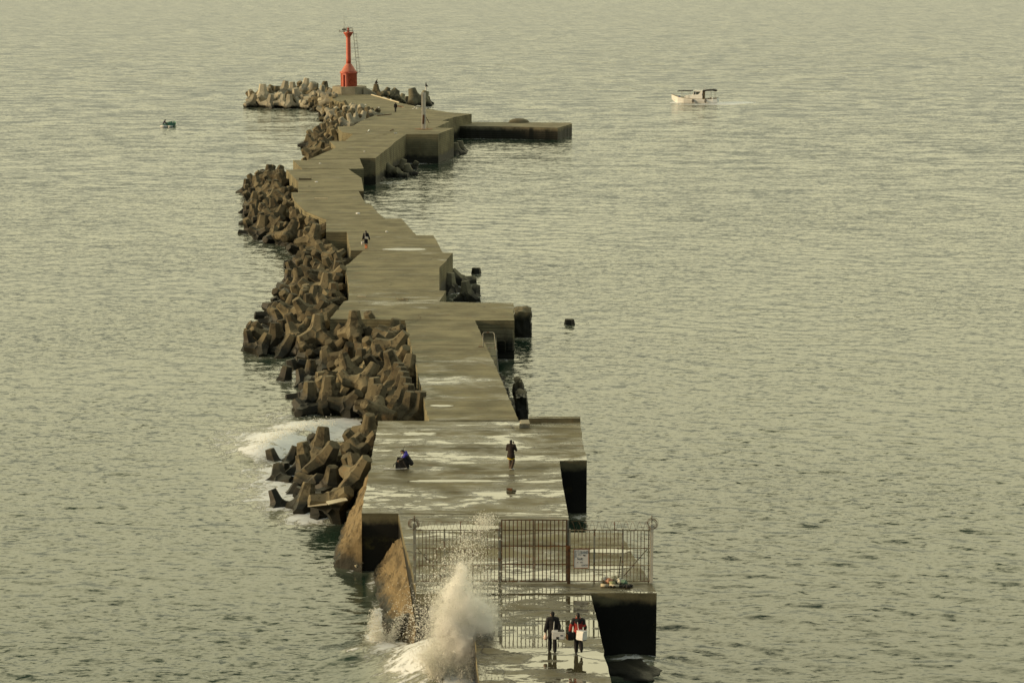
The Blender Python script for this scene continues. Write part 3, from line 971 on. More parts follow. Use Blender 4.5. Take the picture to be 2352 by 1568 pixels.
M_rustw = simple('peeling_white_paint', (0.70, 0.66, 0.55), 0.6, 0.12, 2.5, 0.0, (0.38, 0.17, 0.05), 0.04)
M_white = simple('white_plastic', (0.88, 0.89, 0.88), 0.45, 0.06, 6)
M_dark = simple('dark_cloth', (0.016, 0.016, 0.018), 0.9, 0.4, 9)
M_black = simple('black_rubber', (0.015, 0.015, 0.015), 0.7, 0.3, 8)
M_wood = simple('driftwood', (0.36, 0.31, 0.20), 0.85, 0.3, 4)
M_woodpale = simple('bleached_board', (0.62, 0.57, 0.42), 0.8, 0.15, 3)
M_glass = simple('dark_window_glass', (0.05, 0.06, 0.05), 0.08, 0.1, 3)
M_conc = concrete('plinth_concrete', (0.36, 0.33, 0.24), tide=-3, rust=0.35)
M_rough = concrete('rubble_faced_concrete', (0.22, 0.170, 0.092), tide=.5, tide_soft=0.6, grain=3.0, mottle=.6)
M_block = concrete('old_block_concrete', (0.22, 0.20, 0.13), tide=1.65, tide_soft=0.6, boards=0.9)


def own(o, par):
    o.parent = par
    return o


# -------- lighthouse on its plinth
zp = 3.9
lc = P(800, 217.5, zp) + Vector((0, 3.4, 0))
plinth = thing('lighthouse_plinth', 'pale octagonal concrete base with steps under the red lighthouse', 'plinth', lc)
bm = B()
ring = [Vector((3.55 * math.cos(R(22.5 + 45 * k)), 3.55 * math.sin(R(22.5 + 45 * k)), 0)) for k in range(8)]
prism(bm, [v + Vector((0, 0, 1.45)) for v in ring], -.3)
obj('base', bm, M_conc, plinth, bevel=.06)
bm = B()
for i in range(5):
    box(bm, (3.2 + .38 * i, -1.25, 1.2 - .25 * i - .5), (.42, 1.5, 1.0))
obj('steps', bm, M_conc, plinth, bevel=.02)
for sgn in (-1, 1):
    bm = B()
    t = [Vector((2.9, -1.25 + sgn * .9 - .13, 1.40)), Vector((2.9, -1.25 + sgn * .9 + .13, 1.40)), Vector((5.3, -1.25 + sgn * .9 + .13, .12)), Vector((5.3, -1.25 + sgn * .9 - .13, .12))]
    prism(bm, t, -.3)
    obj('stair_wall', bm, M_conc, plinth, bevel=.02)
lh_scale = 1.045
lh = thing('lighthouse', 'slim red lighthouse with bottle shaped base and railed top', 'lighthouse', lc + Vector((-.1, 0, 1.45)))
lh.scale = (lh_scale,) * 3
plinth.scale = (lh_scale,) * 3
obj('base', lathe(B(), [(1.62, 0), (1.62, 2.60), (1.74, 2.62), (1.74, 2.88), (1.60, 2.92)], 40), M_red, lh, True)
obj('shoulder', lathe(B(), [(1.58, 2.925), (1.42, 3.1), (.98, 3.85), (.62, 4.35), (.50, 4.48), (.49, 4.5)], 40), M_redpale, lh, True)
obj('shaft', lathe(B(), [(.485, 4.5), (.47, 5.4), (.435, 9.5), (.42, 9.60), (.47, 9.72), (.80, 10.25), (.93, 10.42), (.95, 10.62), (.9, 10.66)], 32), M_red, lh, True)
obj('lantern', lathe(B(), [(.24, 10.66), (.24, 10.95), (.17, 11.0), (.17, 11.3), (.21, 11.34), (.06, 11.52), (.04, 11.72), (.0, 11.74)], 16), M_red, lh, True)
bm = B()
for z, r_ in ((10.95, .95), (11.42, .95)):
    tube(bm, [(r_ * math.cos(2 * math.pi * k / 24), r_ * math.sin(2 * math.pi * k / 24), z) for k in range(24)], .028, 5, True)
for k in range(10):
    a = 2 * math.pi * k / 10
    cyl(bm, (.95 * math.cos(a), .95 * math.sin(a), 10.6), (.95 * math.cos(a), .95 * math.sin(a), 11.44), .028, None, 5)
for z in (10.72, 11.0):
    for y in (-.35, .35):
        tube(bm, [(-1.75, y, z), (-.6, y, z)], .03, 5)
    tube(bm, [(-1.75, -.35, z), (-1.75, .35, z)], .03, 5)
for y in (-.35, .35):
    cyl(bm, (-1.74, y, 10.7), (-1.74, y, 11.02), .03, None, 5)
obj('railing', bm, M_steel, lh)
bm = B()
box(bm, (-.75, -.1, 11.16), (.85, .5, .06), Matrix.Rotation(R(25), 3, 'X'))
obj('solar_panel', bm, M_steel, lh)
bm = B()
cyl(bm, (-.80, .1, 10.6), (-.80, .1, 12.6), .035, .03, 6)
cyl(bm, (-.80, .1, 12.6), (-.80, .1, 13.9), .018, .012, 5)
tube(bm, [(-.78, .1, 12.7), (-.3, 0, 11.3)], .012, 4)
cyl(bm, (-.93, .1, 10.6), (-.93, .1, 11.6), .02, None, 5)
obj('mast', bm, M_steel, lh)
bm = B()
a0, a1 = Vector((1.72, -.45, 2.7)), Vector((1.02, -.3, 10.75))
for dy in (-.16, .16):
    cyl(bm, a0 + Vector((0, dy, -.2)), a1 + Vector((0, dy, 0)), .035, None, 5)
for k in range(26):
    p = a0.lerp(a1, k / 25)
    cyl(bm, p + Vector((0, -.16, 0)), p + Vector((0, .16, 0)), .02, None, 5)
for dx in (.0, .12):
    pass
for z in (5.2, 7.6):
    p = a0.lerp(a1, (z - 2.7) / 8)
    cyl(bm, p, (.45, -.1, z + .05), .025, None, 5)
obj('ladder', bm, M_steel, lh)
bm = B()
hoops = []
for k in range(12):
    p = a0.lerp(a1, .02 + .93 * k / 11)
    tube(bm, [p + Vector((.34 - .34 * math.cos(t), .30 * math.sin(t), 0)) for t in [R(-150 + 300 * j / 9) + math.pi for j in range(10)]], .016, 4)
for t in (-60, 0, 60):
    tube(bm, [a0.lerp(a1, .02 + .93 * k / 11) + Vector((.34 + .34 * math.cos(R(t)), .30 * math.sin(R(t)), 0)) for k in range(12)], .014, 4)
obj('ladder_cage', bm, M_galv, lh)
bm = B()
rz_ = Matrix.Rotation(R(-36), 3, 'Z')
box(bm, rz_ @ Vector((.98 - .15, -1.45, 1.32)), (.22, .9, 2.6), rz_)
box(bm, rz_ @ Vector((-.30 + .35, -1.45, 1.32)), (.22, .9, 2.6), rz_)
box(bm, rz_ @ Vector((.44, -1.45, 2.5)), (1.02, .9, .26), rz_)
obj('porch', bm, M_red, lh, bevel=.03)
bm = B()
box(bm, rz_ @ Vector((.44, -1.62, 1.18)), (.58, .06, 2.34), rz_)
obj('door', bm, M_reddark, lh, bevel=.01)

# -------- white steel post
pp = dk(973.5, 296.5)
post = thing('steel_post', 'tall peeling white steel post with rust at its foot', 'post', pp)
hp = topz(pp, 212) - pp.z
bm = B()
box(bm, (-.19, 0, hp / 2), (.36, .36, hp))
obj('column', bm, M_rustw, post, bevel=.03)
bm = B()
box(bm, (.165, .02, hp / 2 - .05), (.33, .33, hp - .1))
obj('flange', bm, M_whitep, post, bevel=.03)
bm = B()
box(bm, (-.04, -.195, 1.55), (.3, .05, 1.5), Matrix.Rotation(R(4), 3, 'Y'))
obj('rust_plate', bm, M_iron, post, bevel=.01)
bm = B()
lathe(bm, [(1.5, .006), (1.45, .02), (0, .021)], 20)
obj('base_plate', bm, simple('rust_stain', (0.22, 0.12, 0.05), .9, .4, 3), post)
bm = B()
tube(bm, [(.38, .0, 1.9), (.85, .5, .9)], .05, 5)
cyl(bm, (.62, -.1, .0), (.60, -.1, .8), .02, None, 5)
obj('stay', bm, M_iron, post)

# -------- low slab (jetty) off the far end, other blocks against the works
jp = P(1160, 320, 0)
jt = thing('concrete_jetty', 'low weathered slab lying in the water right of the white post', 'jetty', jp)
t = [P(x, y, 2.15) - jp for x, y in ((1043, 289), (1046, 286), (1077, 280.5), (1190, 280.8), (1311, 281.8), (1314, 284), (1281, 293.8), (1160, 291), (1072, 290))]
o = obj('slab', prism(B(), fine_outline(t, .7, .16, (3, 4, 5, 6, 7)), -3), M_block, jt)
bm = B()
ball(bm, P(1192, 280.5, 2.2) - jp, 1.6, (1.2, .8, .42), 14, 8)
for v in bm.verts:
    v.co += Vector((1, 1, .5)) * .18 * mnoise.noise(v.co * 1.7)
obj('rubble_heap', bm, M_block, jt, True)


def lumpy(name, label, cat, base, top_z, depth, mat, w=.12, seed=0, group=None, zb=-1.5, bev=.14):
    """worn block standing in the water: base = two photo points along its front foot"""
    a, b = P(*base[0], 0.0), P(*base[1], 0.0)
    bm = B()
    bmesh.ops.create_cube(bm, size=2.0)
    bmesh.ops.subdivide_edges(bm, edges=bm.edges, cuts=15, use_grid_fill=True)
    cx, cy, hx, hy = (a.x + b.x) / 2, (a.y + b.y) / 2 + depth / 2, (b.x - a.x) / 2, depth / 2
    cz, hz = (top_z + zb) / 2, (top_z - zb) / 2
    for v in bm.verts:
        q = v.co.copy()
        sph = q.normalized() * 1.35
        q = q.lerp(sph, .10)
        p = Vector((cx + q.x * hx, cy + q.y * hy, cz + q.z * hz))
        n = mnoise.fractal(p * .9 + Vector((seed * 5.3, 0, 0)), 1, 2, 5)
        ridge = abs(mnoise.noise(p * 1.6 + Vector((0, seed * 3.1, 0))))
        v.co = p + v.co.normalized() * (n * w * 2.2 - ridge * w * 1.5)
    o = obj(name, bm, mat, None, True)
    o.data.set_sharp_from_angle(angle=R(35))
    return tag(o, label, cat, group)


M_wall = concrete('black_weed_concrete', (0.15, 0.135, 0.085), tide=1.75, tide_soft=.5, grain=1.8)
lumpy('concrete_block', 'round shouldered dark block standing against the right end of the cross platform', 'block', ((1181, 776), (1220, 774)), 2.3, 2.8, M_wall, .12, 2)
lumpy('concrete_block', 'dark block beside the narrow walkway just behind the puddled platform', 'block', ((1183, 968), (1211, 966)), 1.75, 2.3, M_wall, .14, 5)
lumpy('concrete_block', 'small round dark lump sitting on top of the block by the narrow walkway', 'block', ((1180, 937), (1200, 936)), 2.0, 1.4, M_wall, .16, 9)
bm = B()
t = [P(x, y, 1.3) for x, y in ((1142, 862), (1150, 864), (1158, 880), (1167, 893), (1172, 915), (1182, 925), (1178, 945), (1160, 905))]
prism(bm, fine_outline(t, .5, .2, range(8)), -2)
for v in bm.verts:
    v.co += Vector((.25, .25, .45)) * mnoise.noise(v.co * 1.3)
tag(obj('rock_ledge', bm, M_wall), 'ragged black ledge along the foot of the narrow walkway', 'ledge')
# ledges under the cross platform and the buttress with the ladder
for pts, z, nm in (([(1099, 757.5), (1178, 759), (1178, 753), (1097, 753)], 2.42, 'ledge'), ([(1106, 779), (1160, 784), (1168, 776), (1104, 774)], 1.62, 'ledge')):
    bm = prism(B(), fine_outline([P(x, y, z) for x, y in pts], .4, .16, (0, 1)), .75)
    child_of_pier(obj(nm, bm, M_block))
bm = prism(B(), fine_outline([P(x, y, 1.9) for x, y in ((1108, 775), (1113, 771), (1140, 772), (1141, 782), (1143, 855), (1140, 850))], .5, .06, (2, 3)), -3)
child_of_pier(obj('buttress', bm, M_block))
for pts, z, nm in (([(938, 330), (962, 331), (966, 343), (935, 343)], 1.2, 'footing'), ([(966, 330), (1005, 331), (1003, 345), (966, 345)], 1.35, 'footing')):
    bm = prism(B(), fine_outline([P(x, y, z) for x, y in pts], .5, .2, (2, 3)), -2)
    child_of_pier(obj(nm, bm, M_wall))

# -------- swimmer's ladder
lp = dk(1112, 797)
la = thing('ladder', 'bent galvanised tube ladder over the right edge of the narrow walkway', 'ladder', lp)
bm = B()
e0 = dk(1109.5, 796) - lp
r0 = [e0 + Vector((0, 0, .02)), e0 + Vector((0, .1, 1.0)), e0 + Vector((.08, .1, 1.08)), e0 + Vector((.75, .1, 1.08)), e0 + Vector((.86, 0, 1.0)), e0 + Vector((1.0, -.6, 0)), e0 + Vector((1.25, -2.2, -2.2)), e0 + Vector((1.3, -3.0, -4))]
tube(bm, r0, .035, 6)
obj('rail', bm, M_galv, la)
for k in range(5):
    bm = B()
    q = r0[5].lerp(r0[6], k / 4)
    cyl(bm, q, q + Vector((-.62, .12, 0)), .028, None, 6)
    obj('rung', bm, M_galv, la)
bm = B()
cyl(bm, e0 + Vector((0, .05, .30)), e0 + Vector((.95, -.3, .30)), .028, None, 6)
obj('rung', bm, M_galv, la)
bm = B()
box(bm, e0 + Vector((-.15, 0, .02)), (.4, .2, .03))
obj('foot_plate', bm, M_iron, la)


# -------- rubble faced slopes left of the platforms
def slope(name, label, top, toe, z_up, nu=60, nv=34):
    bm = B()

    def at(line, t):
        k = t * (len(line) - 1)
        i = min(int(k), len(line) - 2)
        return line[i].lerp(line[i + 1], k - i)
    g = []
    for i in range(nu + 1):
        row = []
        for j in range(nv + 1):
            a, b = at(top, i / nu), at(toe, i / nu)
            p = a.lerp(b, j / nv)
            w = mnoise.fractal(p * 1.5, 1.0, 2.0, 4) * .10 + mnoise.noise(p * 3.2) * .05 + mnoise.noise(p * 8) * .035
            if 0 < j:
                p = p + Vector((-w, w * .3, w))
            row.append(bm.verts.new(p))
        g.append(row)
    for i in range(nu):
        for j in range(nv):
            bm.faces.new((g[i][j], g[i + 1][j], g[i + 1][j + 1], g[i][j + 1]))
    loop = [g[i][0] for i in range(nu + 1)] + [g[nu][j] for j in range(1, nv + 1)] + [g[i][nv] for i in range(nu - 1, -1, -1)] + [g[0][j] for j in range(nv - 1, 0, -1)]
    low = [bm.verts.new((v.co.x, v.co.y, -3)) for v in loop]
    for i in range(len(loop)):
        bm.faces.new((loop[i], loop[(i + 1) % len(loop)], low[(i + 1) % len(loop)], low[i]))
    return tag(obj(name, bm, M_rough), label, 'slope')


c0 = dk(831, 1178)
slope('rubble_slope', 'golden rubble faced slope against the corner of the puddled platform', [dk(848, 1085, -.1), dk(838, 1135, -.15), Vector((c0.x, c0.y, 2.9)), Vector((c0.x, c0.y - .35, 2.1))], [P(800, 1185, 0), P(780, 1230, 0), P(768, 1275, 0), P(763, 1300, 0)], 0)
w0, w1, w2 = dk(921, 1212), dk(940, 1290), dk(954.5, 1350)
slope('rubble_slope', 'long golden rubble faced slope left of the iron fence, splashed by the waves', [Vector((w0.x, w0.y, 2.7)), Vector((w1.x, w1.y, 1.9)), Vector((w2.x, w2.y, 1.2)), Vector((w2.x - .1, w2.y - .8, .5))], [P(872, 1275, .2), P(857, 1306, 0), P(866, 1370, 0), P(893, 1468, 0)], 0)
bm = B()
p0, p1 = P(815, 1303, .1), P(868, 1262, 1.0)
box(bm, (p0 + p1) / 2, ((p1 - p0).length, .7, .12), Matrix.Rotation(-.45, 3, 'Y') @ Matrix.Rotation(.4, 3, 'Z'))
tag(obj('plank', bm, M_woodpale, bevel=.01), 'pale board wedged in the water between the two rubble slopes', 'board')


def rock(x, y, z, s, label, sq=(1, 1, .6), seed=0):
    bm = B()
    bmesh.ops.create_icosphere(bm, subdivisions=4, radius=1.0)
    for v in bm.verts:
        n = mnoise.fractal(v.co * 1.4 + Vector((seed * 3.1, 0, 0)), 1.0, 2.0, 5)
        v.co = Vector((v.co.x * sq[0], v.co.y * sq[1], v.co.z * sq[2])) * (1 + .35 * n) * s
    o = obj('rock', bm, M_wall, None, True)
    o.location = P(x, y, z)
    return tag(o, label, 'rock')


rock(925, 1452, .35, 1.0, 'dark wet rock at the foot of the rubble slope beside the big splash', (1, .9, .8), 1)
rock(1448, 1552, -.1, 1.5, 'low brown rock in the foam at the bottom right of the walkway', (1.2, 1.1, .35), 2)
rock(820, 1512, -.25, .7, 'small rock awash left of the big splash', (1.3, .8, .5), 3)
rock(1087, 1566, .3, .5, 'rock at the foot of the walkway wall, bottom edge of the photo', (1, 1, 1), 4)

# -------- iron fence, gate and razor wire across the platform
fy = 1338.5


def fp(x, dz=0.0):
    return dk(x, fy + (2.5 if x > 1150 else 0) * 0, dz)


fz = fp(1200).z
H1 = topz(fp(1200), 1217) - fz
H2 = topz(fp(1200), 1193.5) - fz
fyw = fp(1200).y


def fx(x):
    return fp(x).x


def bay(par, xa, xb, h, mat, railz=None, n=None, r=.017, name='bar_panel'):
    bm = B()
    n = n or max(2, round((xb - xa) / .172))
    for k in range(1, n):
        x = xa + (xb - xa) * k / n
        box(bm, (x, 0, (h + .10) / 2 + random.uniform(-.006, .006)), (2 * r, 2 * r, h - .10), Matrix.Rotation(random.uniform(-.006, .006), 3, 'Y'))
    return obj(name, bm, mat, par)


def rails(par, xa, xb, zs, mat, r=.018):
    for z in zs:
        bm = B()
        box(bm, ((xa + xb) / 2, .0, z), (xb - xa, 2.6 * r, 2 * r))
        obj('rail', bm, mat, par)


def fpost(par, x, h, w, mat, y=0.0, z0=-.02):
    bm = B()
    box(bm, (x, y, (h + z0) / 2), (w, w, h - z0))
    return obj('post', bm, mat, par, bevel=.006)


def brace(par, a, b, r, mat):
    bm = B()
    tube(bm, [a, b], r, 5)
    return obj('brace', bm, mat, par)


def fence(xs, label, end, posts):
    x0 = fx(xs[0])
    f = thing('iron_fence', label, 'fence', (x0, fyw, fz))
    for (xa, ma, wa), (xb, mb, wb) in zip(posts, posts[1:]):
        bay(f, fx(xa) - x0 + .04, fx(xb) - x0 - .04, H1, M_bars)
    rails(f, 0, fx(xs[1]) - x0, (.10, H1 * .335, H1 * .66, H1), M_bars)
    for x, m, w in posts:
        fpost(f, fx(x) - x0, H1 + (.06 if w < .12 else .32), w, m, .03)
    return f, x0


f1, x01 = fence((953, 1150), 'weathered iron bar fence with splash in front, left of the gate', 953, [(953, M_galv, .13), (1021.5, M_galv, .08), (1086, M_bars, .05), (1146, M_galv, .08)])
brace(f1, (.1, .06, 1.75), (1.45, .10, .05), .022, M_bars)
f2, x02 = fence((1307, 1497), 'weathered iron bar fence carrying a white sign, right of the gate', 1497, [(1308, M_galv, .09), (1364.5, M_galv, .085), (1429.5, M_galv, .085), (1489, M_bars, .05), (1496, M_whitep, .14)])
xe = fx(1494) - x02
brace(f2, (xe - .1, .06, 1.75), (xe - 1.25, .10, .35), .02, M_bars)
brace(f2, (fx(1425) - x02, .06, 1.3), (fx(1421) - x02, .12, .05), .025, M_iron)
xg = fx(1150)
gate = thing('iron_gate', 'tall rusty iron double gate in the middle of the fence', 'gate', (xg, fyw, fz))
gw = fx(1303) - xg
for k, (a, b2) in enumerate(((.03, gw / 2 - .02), (gw / 2 + .02, gw - .03))):
    lf = bay(gate, a, b2, H2, M_iron, None, 8, .021, 'gate_leaf')
    for z in (.10, H2 * .30, H2 * .59, H1, H2):
        bm = B()
        box(bm, ((a + b2) / 2, 0, z), (b2 - a, .05, .04))
        obj('rail', bm, M_iron, lf)
    for x in (a + .02, b2 - .02):
        bm = B()
        box(bm, (x, 0, H2 / 2 + .05), (.055, .055, H2 - .06))
        obj('stile', bm, M_iron, lf)
fpost(gate, -.03, H2 - .1, .09, M_galv, .05)
fpost(gate, gw + .06, 1.85, .15, M_iron, .02, -.15)
fpost(gate, gw + .03, H2, .09, M_galv, .12)


def razor(xa, xb, label, ringx):
    x0 = fx(xa)
    w = thing('razor_wire', label, 'razor wire', (x0, fyw, fz + H1))
    bm = B()
    pts = []
    Lw = fx(xb) - x0
    n = int(Lw / .30)
    for i in range(n * 14 + 1):
        t = i / 14
        a = 2 * math.pi * t
        wob = mnoise.noise(Vector((t * .35, xa, 0)))
        pts.append((Lw * t / n, .20 * math.cos(a), .22 + wob * .06 + (.19 + .03 * wob) * math.sin(a)))
    tube(bm, pts, .008, 4)
    tube(bm, [(Lw * k / 12, 0, .43 + .02 * math.sin(k)) for k in range(13)], .006, 4)
    obj('coil', bm, M_iron, w)
    bm = B()
    rx = fx(ringx) - x0
    for k in range(9):
        r_ = .22 + .05 * math.sin(k * 2.1)
        oy = random.uniform(-.05, .05)
        ox, oz = random.uniform(-.05, .05), random.uniform(-.05, .05)
        tube(bm, [(rx + ox + r_ * math.cos(2 * math.pi * j / 24), oy + .05 * math.sin(2 * math.pi * j / 24 + k), .33 + oz + r_ * math.sin(2 * math.pi * j / 24)) for j in range(24)], .006, 4, True)
    obj('end_ring', bm, M_iron, w)
    for x, h in ((ringx, .72), ((xa + xb) / 2 + 8, .42)):
        bm = B()
        cyl(bm, (fx(x) - x0, 0, 0), (fx(x) - x0, 0, h), .022, None, 6)
        obj('stake', bm, M_iron, w)
    return w


razor(955, 1146, 'coiled razor wire along the top of the fence left of the gate', 953)
razor(1310, 1495, 'coiled razor wire along the top of the fence right of the gate', 1495.5)

# sign with its scrawls
sx0, sx1 = fx(1317.6), fx(1351.5)
sg = thing('metal_sign', 'white scrawled metal sign with rusty edge tied to the fence', 'sign', ((sx0 + sx1) / 2, fyw - .055, fz))
sz0, sz1 = topz(fp(1330), 1303) - fz, topz(fp(1330), 1259.5) - fz
wS, hS = sx1 - sx0, sz1 - sz0
bm = B()
box(bm, (0, 0, (sz0 + sz1) / 2), (wS, .012, hS))
obj('sheet', bm, M_white, sg)
bm = B()
for c_, s_ in (((0, -.002, sz0), (wS + .03, .02, .03)), ((0, -.002, sz1), (wS + .03, .02, .03)), ((-wS / 2, -.002, (sz0 + sz1) / 2), (.03, .024, hS - .03)), ((wS / 2, -.002, (sz0 + sz1) / 2), (.03, .024, hS - .03))):
    box(bm, c_, s_)
obj('edge_frame', bm, simple('sign_rust', (0.33, 0.13, 0.06), .8, .3, 8), sg)
M_ink = simple('ink', (0.05, 0.05, 0.055), .6, .2, 9)
bm = B()


def scrawl(pts, r=.006):
    tube(bm, [(x * wS - wS / 2, -.013, sz1 - y * hS) for x, y in pts], r, 4)


for yy, ll in ((.08, .05), (.16, .04), (.25, .05), (.32, .03), (.38, .04)):
    scrawl([(.08, yy), (.08 + ll * 2, yy + .02), (.06, yy + .05)])
scrawl([(.22, .08), (.30, .05), (.26, .13), (.33, .16)])
scrawl([(.24, .2), (.34, .2), (.30, .33), (.36, .31)])
scrawl([(.42, .33), (.47, .30)])
for q in range(2):
    x0_ = .46
    scrawl([(x0_, .24 - .12 * q), (x0_, .10), (x0_ + .08, .11), (x0_ + .09, .16), (x0_, .17), (x0_ + .10, .2), (x0_ + .1, .24), (x0_, .25)])
scrawl([(.68, .11), (.60, .13), (.68, .18), (.60, .23)])
scrawl([(.72, .1), (.72, .24), (.80, .2), (.74, .12)])
scrawl([(.90 + .07 * math.cos(t), .16 + .08 * math.sin(t)) for t in [k * .7 for k in range(10)]])
obj('scrawl', bm, M_ink, sg)
for txt, x, y, s_ in (('SoR', .20, .56, .17), ('TOKSA', .50, .90, .10), ('A', .20, .73, .10), ('mk', .42, .73, .1)):
    cu = bpy.data.curves.new('t', 'FONT')
    cu.body = txt
    cu.size = s_
    cu.extrude = .002
    to = bpy.data.objects.new('t', cu)
    COL.objects.link(to)
    to.rotation_euler = (R(90), 0, 0)
    dg = bpy.context.evaluated_depsgraph_get()
    me = bpy.data.meshes.new_from_object(to.evaluated_get(dg))
    bpy.data.objects.remove(to)
    o = link('lettering', me, M_ink, sg)
    o.rotation_euler = (R(90), R(random.uniform(-8, 4)), 0)
    o.location = (x * wS - wS / 2, -.012, sz1 - y * hS)
bm = B()
box(bm, (.20 * wS, -.011, sz1 - .33 * hS), (.10, .006, .06), Matrix.Rotation(R(8), 3, 'Y'))
obj('sticker', bm, M_black, sg)

# litter against the fence and about the decks
LIT = [(1391, 1322, .30, (.70, .68, .62), 'white plastic bag of litter against the fence, leftmost of the heap'), (1400, 1325, .26, (.45, .24, .16), 'orange litter bag in the heap by the right fence post'), (1413, 1321, .34, (.60, .58, .40), 'pale yellow litter bag on top of the heap by the right fence post'),
       (1424, 1325, .30, (.62, .63, .55), 'grey white litter bag at the right of the heap by the fence post'), (1434, 1328, .24, (.16, .28, .20), 'green litter bag at the right end of the heap by the fence post'), (1406, 1330, .22, (.36, .38, .20), 'small lime green litter bag at the front of the heap by the fence post')]
for k, (x, y, s_, c_, lb) in enumerate(LIT):
    bm = B()
    bmesh.ops.create_icosphere(bm, subdivisions=3, radius=1)
    for v in bm.verts:
        n = mnoise.fractal(v.co * 2 + Vector((k * 5, 0, 0)), 1, 2, 3)
        v.co = v.co * (1 + .6 * n) * s_ * .62
        v.co.z *= .75
        v.co.z = max(v.co.z, -.12)
    o = obj('litter_bag', bm, simple('bag_%d' % k, c_, .5, .3, 4), None, True)
    o.location = dk(x, y + 8, .12)
    tag(o, lb, 'bag', 'bags of litter by the fence')
for k, (x0_, x1_, y, lb) in enumerate(((1380, 1398, 1343, 'short pale driftwood log at the foot of the fence, left of the litter'), (1400, 1422, 1344, 'pale log lying in front of the litter bags'))):
    a, b2 = dk(x0_, y, .07), dk(x1_, y + 1, .07)
    bm = B()
    cyl(bm, a, b2, .08, .06, 8)
    tag(obj('log', bm, M_woodpale, None, True), lb, 'log')
bm = B()
a = dk(1437, 1345, .04)
for k in range(18):
    t = k / 17
    ball(bm, dk(1400 + 48 * t, 1344.5 + 1.5 * math.sin(k * 2.2), .05), random.uniform(.05, .11), (1.3, 1, .8), 7, 5)
tag(obj('litter', bm, M_black), 'dark scatter of rubbish along the foot of the fence', 'litter', None, 'stuff')

DEB = [('bar', (853, 217.5), (917, 235.5), .17, M_woodpale, 'long white pole lying along the back edge of the lighthouse deck', 'pole'),
       ('bar', (912, 243.8), (926, 245.0), .20, M_iron, 'rusty beam on the deck right of the far walker', 'beam'), ('bar', (924, 246.5), (929, 246.7), .12, M_woodpale, 'pale plank end beside the rusty beam on the far deck', 'plank'),
       ('bar', (866, 266), (899, 262.5), .14, M_iron, 'dark driftwood at the edge of the far deck by the pale tetrapods', 'driftwood'), ('bar', (722, 455), (753, 455.6), .10, M_woodpale, 'white plank lying on the deck at the middle bend', 'plank'),
       ('bar', (820.6, 680.5), (840.3, 681), .07, M_woodpale, 'short white stick on the cross platform', 'stick'), ('bar', (845, 302), (848, 298.5), .12, M_white, 'white stick leaning on the deck left of the steel post', 'stick'),
       ('bar', (896, 300.5), (904, 297.5), .10, M_iron, 'dark stick on the deck left of the steel post', 'stick'), ('bar', (905, 306.2), (912, 306.0), .12, M_white, 'short white stick at the front edge of the post platform', 'stick'),
       ('bar', (1164, 1122), (1177, 1123), .10, M_iron, 'dark driftwood piece on the wet platform near the right edge', 'driftwood')]
for nm, a, b2, r_, mt, lb, ct in DEB:
    A, Bp = dk(*a, r_ * .5), dk(*b2, r_ * .5)
    bm = B()
    box(bm, (A + Bp) / 2, (r_, r_, (Bp - A).length), (Bp - A).to_track_quat('Z', 'Y').to_matrix())
    tag(obj(ct.replace(' ', '_'), bm, mt, None, bevel=.01), lb, ct)
for k, (x, y, s_) in enumerate(((727, 418, .16), (837, 348, .12), (822, 490.5, .2), (888, 532, .12), (735, 375.5, .12), (840, 241, .14), (870, 247, .14), (953, 247, .15), (958, 249, .18), (949, 250, .12), (1179, 1036, .045))):
    bm = B()
    ball(bm, (0, 0, 0), s_, (1.4, 1, .6), 8, 6)
    for v in bm.verts:
        v.co *= 1 + .3 * mnoise.noise(v.co * 9 + Vector((k, 0, 0)))
    o = obj('litter_scrap', bm, M_white, None, True)
    o.location = dk(x, y, .03)
    tag(o, 'white scrap of litter lying on the dry deck', 'litter', 'white scraps of litter on the decks')
bm = B()
for k in range(22):
    a = dk(925 + random.uniform(-9, 9), 688 + random.uniform(-1.2, 1.2), .05)
    cyl(bm, a, a + Vector((random.uniform(-.5, .5), random.uniform(-.3, .3), random.uniform(0, .15))), .035, .02, 5)
tag(obj('driftwood_heap', bm, M_wood), 'small heap of pale sticks on the cross platform', 'driftwood')
bm = B()
a = dk(720, 420, 0)
box(bm, dk(701, 410.5, .14), (1.6, .9, .25))
tag(obj('concrete_slab', bm, M_block, bevel=.03), 'small dark slab at the left edge of the deck at the middle bend', 'slab')
bm = B()
t = [dk(x, y, .3) for x, y in ((1194, 964), (1213, 963), (1216, 972), (1193, 973))]
prism(bm, fine_outline(t, .25, .12, (0, 1, 2, 3)), 3.1)
tag(obj('broken_slab', bm, M_conc, bevel=.03), 'pale broken lump of concrete at the back corner of the puddled platform', 'slab')
for (x0_, y0_, z, rz, w, lb) in ((774, 1150, 1.6, .3, 1.15, 'white board lying over the tetrapods beside the rubble slope'), (733, 1157, 1.2, -.2, 1.2, 'second pale board lower down on the tetrapods by the foam')):
    bm = B()
    box(bm, P(x0_, y0_, z), (w, .7, .05), Matrix.Rotation(rz, 3, 'Z') @ Matrix.Rotation(-.15, 3, 'Y'))
    tag(obj('board', bm, M_woodpale, bevel=.005), lb, 'board')

